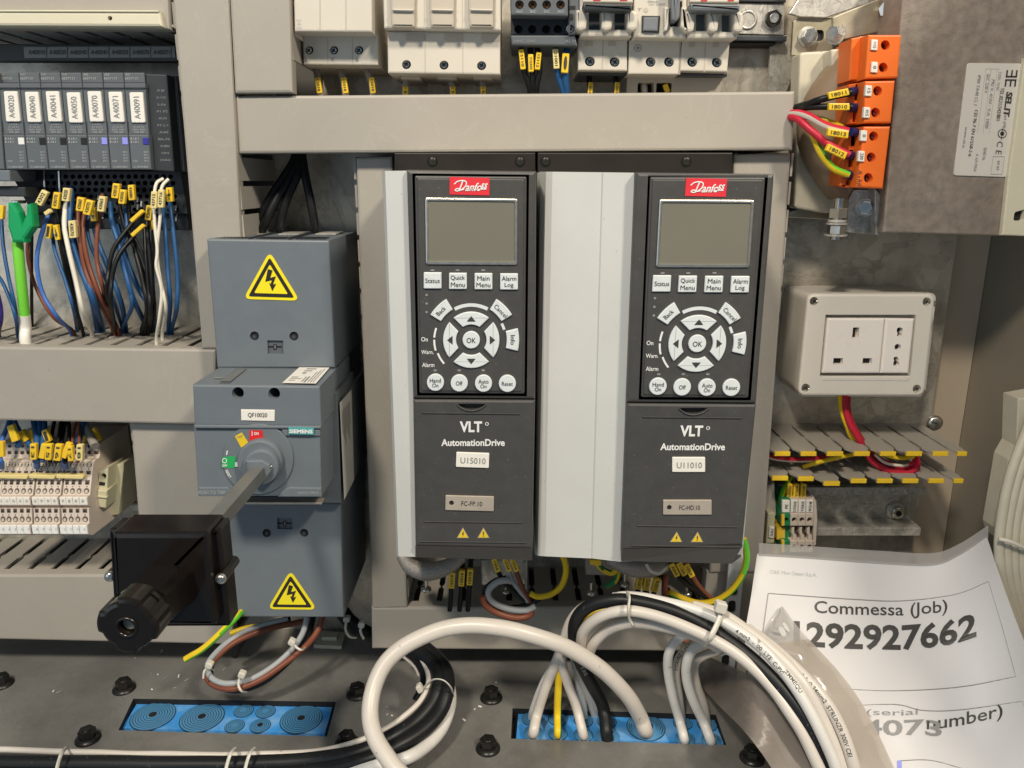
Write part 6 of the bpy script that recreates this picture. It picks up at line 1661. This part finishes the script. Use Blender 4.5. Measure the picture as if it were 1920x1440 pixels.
# nylon tie mount lying at the back of the floor
mb = MB()
q = [PZ(x, y, FLOOR + .004) for x, y in ((600, 1182), (647, 1186), (640, 1211), (588, 1209))]
mb.add(q + [v - Vector((0, 0, .004)) for v in q], [(0, 1, 2, 3), (4, 5, 6, 7), (0, 1, 5, 4), (1, 2, 6, 5), (2, 3, 7, 6), (3, 0, 4, 7)], 'cream')
c = sum(q, Vector()) / 4; mb.box(c + Vector((-.008, -.004, .0)), c + Vector((.008, .006, .004)), 'cream')
t = mb.build('tie_mount'); tag(t, 'cream plastic tie mount on the floor right of the switch', 'tie mount')
# ================================================================== cables
from mathutils import noise
def path(pts): return smooth([W3(p) for p in pts], 7)
def cable(label, pts, r, m, group=None, n=16, txt=None, stripe=None, twist=0, name='cable'):
    mb = MB()
    p = path(pts)
    sd = len(label) * 1.7
    for i in range(3, len(p) - 3):
        p[i] = p[i] + noise.noise_vector(p[i] * 26 + Vector((sd, 0, 0))) * .0009
    mb.tube(p, r, m, n, raw=True, stripe=stripe, twist=twist)
    if txt:
        L = [0]
        for i in range(1, len(p)): L.append(L[-1] + (p[i] - p[i - 1]).length)
        for s, at_, size, side in txt:
            vs, fs, tw, th = textmesh(s, .01)
            wd = size * tw / th; o_ = []
            s0 = L[-1] * at_
            for x, y in vs:
                ss = max(0, min(L[-1] - 1e-6, s0 + x * wd))
                i = max(j for j in range(len(L)) if L[j] <= ss)
                i = min(i, len(p) - 2)
                f = (ss - L[i]) / max(1e-9, L[i + 1] - L[i])
                c = p[i].lerp(p[i + 1], f)
                T = (p[min(i + 2, len(p) - 1)] - p[max(i - 1, 0)]).normalized()
                V = (CAM - c).normalized(); V = (V - T * V.dot(T)).normalized()
                S = T.cross(V) * -1
                a = (y * size) / r + side
                o_.append(c + V * math.cos(a) * (r + .0002) + S * math.sin(a) * (r + .0002))
            mb.add(o_, fs, 'ink' if m != 'cabk' else 'pale')
    o = mb.build(name); tag(o, label, 'cable', group)
    return o
def F(x, y, h): return PZ(x, y, FLOOR + h)
G = 'cables on the floor'
cable('thick white cable rising from the right entry plate in a big loop', [F(1212, 1374, -.02), F(1210, 1370, .003), (1201, 1345, .168), (1182, 1311, .176), (1152, 1277, .182), (1112, 1243, .186), (1062, 1214, .190), (1002, 1192, .192), (940, 1178, .192), (880, 1173, .190), (820, 1183, .190), (764, 1208, .194), (724, 1243, .202), (701, 1289, .214), (694, 1336, .228), (704, 1383, .244), (728, 1423, .258), (756, 1456, .268), (800, 1500, .276)], .0068, 'cabw', G, 22)
cable('white cable curving along the outside of the black cables, inside the big loop', [(560, 1462, .222), (640, 1446, .226), (706, 1436, .230), (762, 1421, .226), (802, 1398, .208), (828, 1367, .190), (842, 1332, .172), (845, 1300, .160), (836, 1268, .146), (815, 1240, .132), (785, 1218, .118)], .0053, 'cabw2', G, 18)
cable('thick black cable along the bottom edge, turning up inside the white loop', [(-420, 1420, .214), (-60, 1428, .214), (150, 1431, .214), (300, 1433, .214), (460, 1433, .214), (580, 1426, .214), (670, 1411, .216), (730, 1385, .208), (778, 1354, .192), (808, 1321, .178), (822, 1290, .166), (822, 1262, .152), (806, 1236, .138), (780, 1216, .124)], .0068, 'cabk', G, 20)
cable('second black cable pressed against the thick one along the bottom edge', [(-420, 1444, .222), (-60, 1452, .222), (150, 1455, .222), (300, 1456, .222), (460, 1454, .222), (590, 1445, .222), (690, 1424, .224), (746, 1398, .216), (796, 1366, .200), (826, 1332, .184), (838, 1296, .170), (836, 1262, .152), (820, 1236, .134), (796, 1214, .12)], .0066, 'cabk', G, 20)
cable('thin white cable along the upper side of the black cables', [(-420, 1397, .206), (-60, 1405, .206), (150, 1410, .206), (300, 1414, .206), (460, 1415, .206), (580, 1410, .206), (655, 1396, .208), (708, 1375, .202), (750, 1349, .190), (785, 1319, .176), (802, 1290, .164), (804, 1265, .152), (794, 1240, .138), (776, 1219, .124)], .0026, 'cabw', G, 12)
cable('short black cable end curving inside the white loop, left of the tie', [(750, 1214, .10), (772, 1228, .112), (788, 1248, .126), (795, 1270, .140), (791, 1292, .150), (780, 1314, .156)], .0040, 'cabk', G, 14)
cable('thin white cable inside the white loop, left of the short black end', [(744, 1222, .10), (764, 1236, .110), (778, 1250, .120), (786, 1268, .13)], .0014, 'cabw', G, 10)
# bundle from the right entry plate
G = 'cables arching out of the right entry plate'
cable('white cable at the left end of the right entry plate', [F(999, 1379, -.01), F(1001, 1372, .006), (1008, 1338, .160), (1022, 1290, .160), (1042, 1245, .160), (1056, 1205, .158), (1070, 1165, .154), (1096, 1138, .150), (1140, 1124, .15)], .0046, 'cabw', G)
cable('thin white cable behind the leftmost one of the right entry plate', [F(996, 1352, -.01), (1000, 1330, .145), (1018, 1280, .145), (1040, 1240, .145), (1060, 1200, .145)], .0034, 'cabw2', G)
cable('green and yellow cable standing straight in the right entry plate', [F(1046, 1381, -.01), F(1046, 1374, .006), (1046, 1340, .160), (1047, 1290, .160), (1050, 1235, .158), (1062, 1196, .154), (1088, 1160, .150), (1125, 1143, .150), (1170, 1138, .15)], .0034, 'wyel', G, 12, stripe='wdgrn')
cable('white cable leaning right beside the green and yellow one', [F(1095, 1382, -.01), F(1093, 1374, .006), (1082, 1330, .162), (1066, 1285, .162), (1054, 1240, .160), (1060, 1200, .15)], .0042, 'cabw', G)
cable('pale cable crossing behind the black one in the right entry plate', [F(1116, 1345, -.01), (1108, 1312, .140), (1092, 1280, .145), (1080, 1250, .150), (1074, 1220, .150)], .0038, 'cabw2', G)
cable('white cable deep behind the crossing ones, right entry plate', [F(1094, 1355, -.01), (1092, 1320, .138), (1086, 1280, .142), (1082, 1235, .146)], .0044, 'cabw2', G)
cable('black cable of the arching bundle', [F(1141, 1384, -.01), F(1138, 1376, .005), (1130, 1325, .158), (1108, 1280, .162), (1086, 1238, .166), (1077, 1200, .170), (1080, 1165, .174), (1100, 1139, .178), (1135, 1127, .182), (1180, 1126, .186), (1250, 1142, .192), (1315, 1169, .200), (1370, 1203, .212), (1420, 1243, .226), (1464, 1290, .240), (1505, 1345, .254), (1535, 1400, .264), (1556, 1460, .272)], .0056, 'cabk', G, 16, txt=[('SHS 3', .23, .003, .1)])
WA = dict(group=G, n=16)
cable('white cable on the inner side of the arching bundle', [(1088, 1216, .172), (1093, 1184, .180), (1116, 1161, .188), (1150, 1148, .194), (1190, 1147, .198), (1252, 1163, .204), (1315, 1188, .212), (1365, 1217, .220), (1415, 1257, .230), (1452, 1295, .240), (1478, 1332, .250), (1506, 1376, .260), (1536, 1440, .272), (1548, 1475, .276)], .0046, 'cabw', G, 16)
cable('white cable below the inner one, ending under it', [(1102, 1230, .168), (1112, 1206, .174), (1138, 1182, .180), (1176, 1169, .186), (1215, 1169, .190), (1260, 1178, .194), (1310, 1194, .198), (1350, 1215, .2)], .0048, 'cabw', G, 16)
cable('white printed cable on top of the arching bundle', [(1150, 1121, .176), (1180, 1119, .180), (1227, 1124, .184), (1290, 1139, .192), (1340, 1158, .202), (1388, 1184, .214), (1430, 1216, .226), (1468, 1258, .238), (1500, 1304, .250), (1532, 1362, .262), (1560, 1420, .272), (1578, 1475, .278)], .0044, 'cabw2', G, 16, txt=[('4 mm2  -  00  LYE  C-PVI', .53, .0032, -.25), ('IEMMEQU', .66, .0036, .4)])
cable('white cable between the printed ones of the arching bundle', [(1300, 1135, .184), (1350, 1150, .194), (1400, 1182, .210), (1440, 1212, .222), (1478, 1248, .234), (1512, 1290, .246), (1540, 1340, .256), (1566, 1400, .266), (1590, 1475, .276)], .0042, 'cabw', G, 16)
cable('outermost white printed cable of the arching bundle', [(1400, 1178, .200), (1450, 1216, .218), (1490, 1251, .232), (1525, 1287, .244), (1556, 1328, .254), (1582, 1378, .264), (1600, 1430, .272), (1608, 1475, .276)], .0046, 'cabw', G, 16, txt=[('CABLE 3x0.34mm2  STRUNZR 300V CEI', .56, .0032, -.1)])
cable('grey white cable rising from the right end of the entry plate', [F(1284, 1391, -.01), F(1283, 1383, .005), (1274, 1348, .166), (1260, 1300, .168), (1252, 1256, .168), (1254, 1224, .168), (1268, 1200, .166), (1292, 1188, .164), (1335, 1186, .16)], .0042, 'cabw2', G)
cable('cream cable behind the two right hand ones', [F(1280, 1360, -.01), (1274, 1310, .148), (1268, 1256, .150), (1276, 1228, .150), (1298, 1208, .150), (1330, 1198, .15)], .0036, 'cabw', G, 14, txt=[('2 CAVRZ 7 PBT', .72, .003, 0)])
cable('grey white cable at the far right of the entry plate', [F(1334, 1393, -.01), F(1332, 1385, .005), (1318, 1350, .170), (1298, 1308, .172), (1287, 1264, .172), (1290, 1233, .172), (1304, 1213, .170), (1330, 1203, .168), (1360, 1206, .16)], .0044, 'cabw2', G)
cable('cream cable tucked behind the far right one', [F(1326, 1362, -.01), (1320, 1325, .150), (1304, 1278, .152), (1302, 1246, .152), (1320, 1228, .150), (1360, 1216, .15)], .0040, 'cabw', G)
# ================================================================== cable ties
def ctie(label, pts, head=None, r=.0011, hs=(.0034, .0026)):
    mb = MB()
    p = [W3(q) for q in pts]
    mb.tube(p, r, 'tie', 8, 5, flat=.5)
    o = mb.build('cable_tie'); tag(o, label, 'cable tie', 'nylon cable ties')
    if head:
        b = MB(); x, y, d, a = head
        mp = mmpp(x, y, d)
        b.slab(rrect(x, y, hs[0] / mp * 2, hs[1] / mp * 2, a, 4), d, .0055, 'tie', .0012); b.build('tie_head', o)
    return o
ctie('white tie round the black cables inside the white loop', [(790, 1296, .166), (800, 1284, .172), (814, 1274, .180), (832, 1276, .184), (846, 1290, .182), (850, 1306, .168)], (786, 1294, .172, 60))
ctie('white tie round the arch of the bundle, left one', [(1176, 1112, .186), (1180, 1122, .199), (1178, 1142, .206), (1180, 1160, .202), (1186, 1170, .200)], None, .0022)
ctie('white tie with a big head round the bundle, right one', [(1354, 1146, .208), (1344, 1172, .216), (1332, 1196, .221), (1326, 1210, .210)], (1353, 1142, .214, 15), .0024, (.0046, .0042))
for x, y, s in ((110, 1426, 'leftmost of three along the bottom edge'), (427, 1432, 'middle one of three along the bottom edge'), (463, 1432, 'rightmost of three along the bottom edge')):
    ctie('white tie round the black cables, ' + s, [(x + 14, 1402, .208), (x + 6, 1412, .222), (x - 1, 1432, .228), (x - 6, 1456, .234)], None, .0016)
# ================================================================== loose conductors left of the loop
G = 'loose loop of conductors under the switch'
cable('grey conductor of the loose loop under the switch', [(576, 1140, .10), (575, 1160, .108), (567, 1190, .114), (547, 1219, .122), (511, 1249, .134), (469, 1273, .144), (427, 1281, .148), (400, 1273, .144), (389, 1256, .136), (394, 1237, .124), (427, 1204, .104), (470, 1179, .09), (540, 1160, .08)], .0027, 'wgrey', G, 12, name='wire')
cable('brown conductor of the loose loop under the switch', [(606, 1140, .10), (602, 1165, .106), (589, 1192, .114), (563, 1221, .122), (523, 1252, .134), (481, 1278, .144), (440, 1291, .150), (405, 1286, .146), (388, 1269, .138), (396, 1244, .124), (440, 1205, .102), (495, 1182, .09), (570, 1165, .08)], .0029, 'wbrown', G, 12, name='wire')
cable('black conductor on the underside of the loose loop', [(588, 1140, .09), (584, 1170, .1), (572, 1205, .110), (535, 1247, .126), (488, 1282, .140), (440, 1294, .144), (404, 1282, .140), (394, 1262, .132), (402, 1236, .118), (436, 1202, .098), (480, 1178, .086), (545, 1160, .076)], .0028, 'wblack', G, 12, name='wire')
cable('second black conductor deep in the loose loop', [(440, 1230, .08), (455, 1200, .08), (490, 1176, .078), (540, 1162, .07)], .0036, 'wblack', G, 12, name='wire')
cable('green and yellow cut conductor sticking out below the black handle', [(452, 1148, .13), (442, 1160, .140), (413, 1187, .148), (379, 1217, .152), (348, 1236, .152)], .0029, 'wgreen', None, 12, stripe='wyel', twist=.006, name='wire')
cable('yellow conductor deep behind the cut green and yellow one', [(432, 1188, .09), (460, 1178, .085), (500, 1172, .08)], .0028, 'wyel', None, 12, name='wire')
ctie('white tie on the far left bend of the loose loop', [(381, 1272, .152), (383, 1258, .150), (392, 1252, .146), (402, 1258, .134)], (390.5, 1250, .152, 20), .0009)
ctie('white tie on the lower bend of the loose loop', [(450, 1268, .152), (447, 1284, .156), (453, 1296, .158), (462, 1298, .15)], (452, 1268, .156, 20), .0011)
ctie('white tie on the right side of the loose loop', [(548, 1204, .130), (556, 1214, .134), (566, 1219, .134), (573, 1214, .12)], (546, 1207, .134, 30), .0012)
# black cable with two ties behind the duct corner
cable('black cable with ties at the corner of the lower duct', [(640, 1145, .06), (660, 1168, .06), (690, 1188, .06), (720, 1196, .05)], .0075, 'cabk', None, 14)
ctie('grey white tie on the black cable at the duct corner, left one', [(650, 1160, .070), (648, 1180, .074), (656, 1194, .072), (668, 1196, .066)], (649, 1163, .074, 5), .0014)
ctie('grey white tie on the black cable at the duct corner, right one', [(678, 1172, .070), (676, 1184, .074), (682, 1198, .072)], (677, 1174, .074, 5), .0014)
# black power leads on top of the switch
G = 'black power leads on top of the switch'
for s, pts in (('left pair, left one', [(478, 436, .05), (484, 415, .056), (505, 375, .054), (532, 335, .05), (552, 300, .045), (556, 270, .04)]), ('left pair, right one', [(490, 436, .06), (500, 410, .062), (520, 370, .058), (542, 335, .052), (558, 300, .045), (560, 270, .04)]), ('middle one', [(523, 440, .05), (527, 415, .056), (540, 370, .056), (556, 330, .052), (562, 300, .046), (563, 270, .04)]), ('right one', [(590, 440, .05), (588, 412, .056), (580, 370, .056), (572, 335, .052), (567, 300, .046), (566, 270, .04)])):
    cable('black power lead on top of the switch, ' + s, pts, .0038, 'cabk', G, 12)
# ================================================================== underneath the drives
G = 'labelled wires under the drives'
def uw(label, m, xy, marks=(), rr=.0024, d=.11, st=None, tw_=0):
    return wire(label, [(x, y, d) if len((x, y)) == 2 else 0 for x, y in xy], rr, m, marks, G, stripe=st, twist=tw_)
mb = MB(); mb.slab([(901, 1050), (988, 1050), (986, 1096), (903, 1097)], .09, .08, 'zinc', .001); mb.slab([(985, 1050), (989, 1050), (988, 1128), (984, 1128)], .10, .09, 'zinc', .0006)
t = mb.build('cable_clamp_plate'); tag(t, 'zinc plate under the left drive behind the marked wires', 'clamp plate')
mb = MB(); mb.tube([P(752, 1040, .12), P(770, 1062, .124), P(800, 1072, .128), P(835, 1064, .126), P(868, 1044, .12)], lambda t: .0050 + .0032 * math.sin(math.pi * t), 'braid', 14)
t = mb.build('braided_strap'); tag(t, 'tinned braid bulging below the left drive', 'braid', 'tinned braids below the drives')
mb = MB(); mb.tube([P(1140, 1048, .12), P(1170, 1062, .124), P(1205, 1068, .126), P(1240, 1062, .124), P(1262, 1048, .12)], lambda t: .0046 + .0032 * math.sin(math.pi * t), 'braid', 14)
t = mb.build('braided_strap'); tag(t, 'tinned braid bulging below the right drive', 'braid', 'tinned braids below the drives')
mb = MB(); mb.slab([(1097, 1048), (1150, 1050), (1152, 1080), (1098, 1078)], .10, .06, 'braid', .001)
t = mb.build('shield_clamp'); tag(t, 'rough metal block left of the right braid', 'clamp plate')
def hang(label, x, y, d):
    b = MB(); q = P(x, y, d); b.cyl(q, (0, 0, 1), .0016, .010, 'bolt', 12); b.lathe(q, (0, 0, -1), [(.0018, -.002), (.0046, -.001), (.0050, .0012), (.0034, .0028), (0, .0034)], 'bolt', 18)
    t = b.build('clamp_screw'); tag(t, label, 'screw', 'bright screws under the drives')
hang('bright screw hanging under the left braid', 799, 1104, .10); hang('bright screw under the loop of grey and brown wire', 948, 1108, .07); hang('bright screw hanging left of the right braid', 1108, 1110, .10); hang('bright screw between the right braid and its markers', 1171, 1094, .10); hang('bright screw right of the green and yellow wire, right drive', 1288, 1112, .08)
for x, y, s, k in ((847, 1089, '15014', 'left'), (865.5, 1085, '15016', 'middle'), (881, 1083, '15018', 'right')):
    uw('black wire with upright marker under the left drive, %s one of three' % k, 'wblack', [(x + 2, 1046), (x + 1, 1070), (x - 1, 1105), (x - 4, 1145)], [(x, y, .1135, 30, 11.5, -86, s)], d=.10)
for x, y, s, k, m, e in ((930, 1061, '150A', 'black', 'wblack', [(944, 1090), (962, 1108), (985, 1126)]), (951, 1060, '15GA', 'grey', 'wgrey', [(958, 1084), (972, 1104), (990, 1128)]), (965, 1060, '15HA', 'brown', 'wbrown', [(972, 1084), (982, 1108), (996, 1132)])):
    uw('%s wire with a slanted marker under the left drive' % k, m, [(x - 6, 1040), (x, 1062)] + e, [(x, y, .1235, 26, 10, 70, s)], d=.12)
uw('grey wire curled in a loop under the left drive', 'wgrey', [(955, 1088), (935, 1090), (918, 1104), (917, 1120), (932, 1134), (960, 1143), (988, 1144), (1004, 1136)], d=.125, rr=.0030)
uw('black wire curled inside the grey loop under the left drive', 'wblack', [(950, 1084), (928, 1090), (910, 1106), (910, 1122), (928, 1138), (960, 1140), (990, 1134), (1012, 1122)], d=.120, rr=.0028)
uw('brown wire curled lowest under the left drive', 'wbrown', [(904, 1118), (910, 1134), (932, 1149), (965, 1158), (990, 1155), (998, 1146)], d=.126, rr=.0030)
uw('yellow wire arching between the two drives', 'wyel', [(1050, 1036), (1059, 1052), (1061, 1074), (1053, 1098), (1034, 1114), (1010, 1119), (994, 1113)], d=.126, rr=.0028)
for x, y, s, k in ((1199, 1093, '13010', 'left'), (1213.5, 1095, '11072', 'middle'), (1230, 1098, '11016', 'right')):
    uw('black wire with upright marker under the right drive, %s one of three' % k, 'wblack', [(x + 8, 1056), (x + 3, 1080), (x - 4, 1112), (x - 12, 1140)], [(x, y, .1135, 26, 12, -78 + (4 if k == 'right' else 0), s)], d=.10)
for x, y, s, k, m, e in ((1265, 1070, 'ASAA', 'left black', 'wblack', [(1285, 1094), (1315, 1114), (1346, 1138)]), (1279, 1068, '11SA', 'right black', 'wblack', [(1300, 1096), (1325, 1116), (1350, 1140)]), (1293, 1071, '10SA', 'brown', 'wbrown', [(1308, 1096), (1326, 1116), (1345, 1132)])):
    uw('%s wire with a slanted marker under the right drive' % k, m, [(x - 12, 1044), (x, 1070)] + e, [(x, y, .1335, 26, 11, 62, s)], d=.13)
uw('green and yellow wire sagging under the right drive to its right edge', 'wyel', [(1256, 1110), (1280, 1122), (1312, 1131), (1342, 1126), (1368, 1110), (1388, 1085), (1399, 1054), (1399, 1030), (1394, 1010)], d=.135, rr=.0030, st='wgreen', tw_=.004)
uw('green and yellow wire curling left of the right braid', 'wdgrn', [(1117, 1052), (1128, 1066), (1145, 1074), (1158, 1070), (1154, 1088), (1136, 1100)], d=.118, rr=.0028, st='wyel', tw_=.02)
mb = MB(); mb.slab(rnd([(1106, 1050), (1128, 1051), (1128, 1062), (1106, 1060)], 3), .122, .008, 'mark', .001)
t = mb.build('crimp_sleeve'); tag(t, 'yellow crimp sleeve at the lower left corner of the right drive', 'crimp sleeve')
uw('brown wire hidden below the white bundle, right drive', 'wbrown', [(1248, 1078), (1246, 1110), (1250, 1150), (1270, 1190), (1300, 1210)], d=.10, rr=.0030)
ctie('white tie tail curling below the right braid', [(1212, 1058, .138), (1220, 1070, .142), (1234, 1075, .142), (1246, 1068, .138), (1254, 1060, .13)], None, .0016)
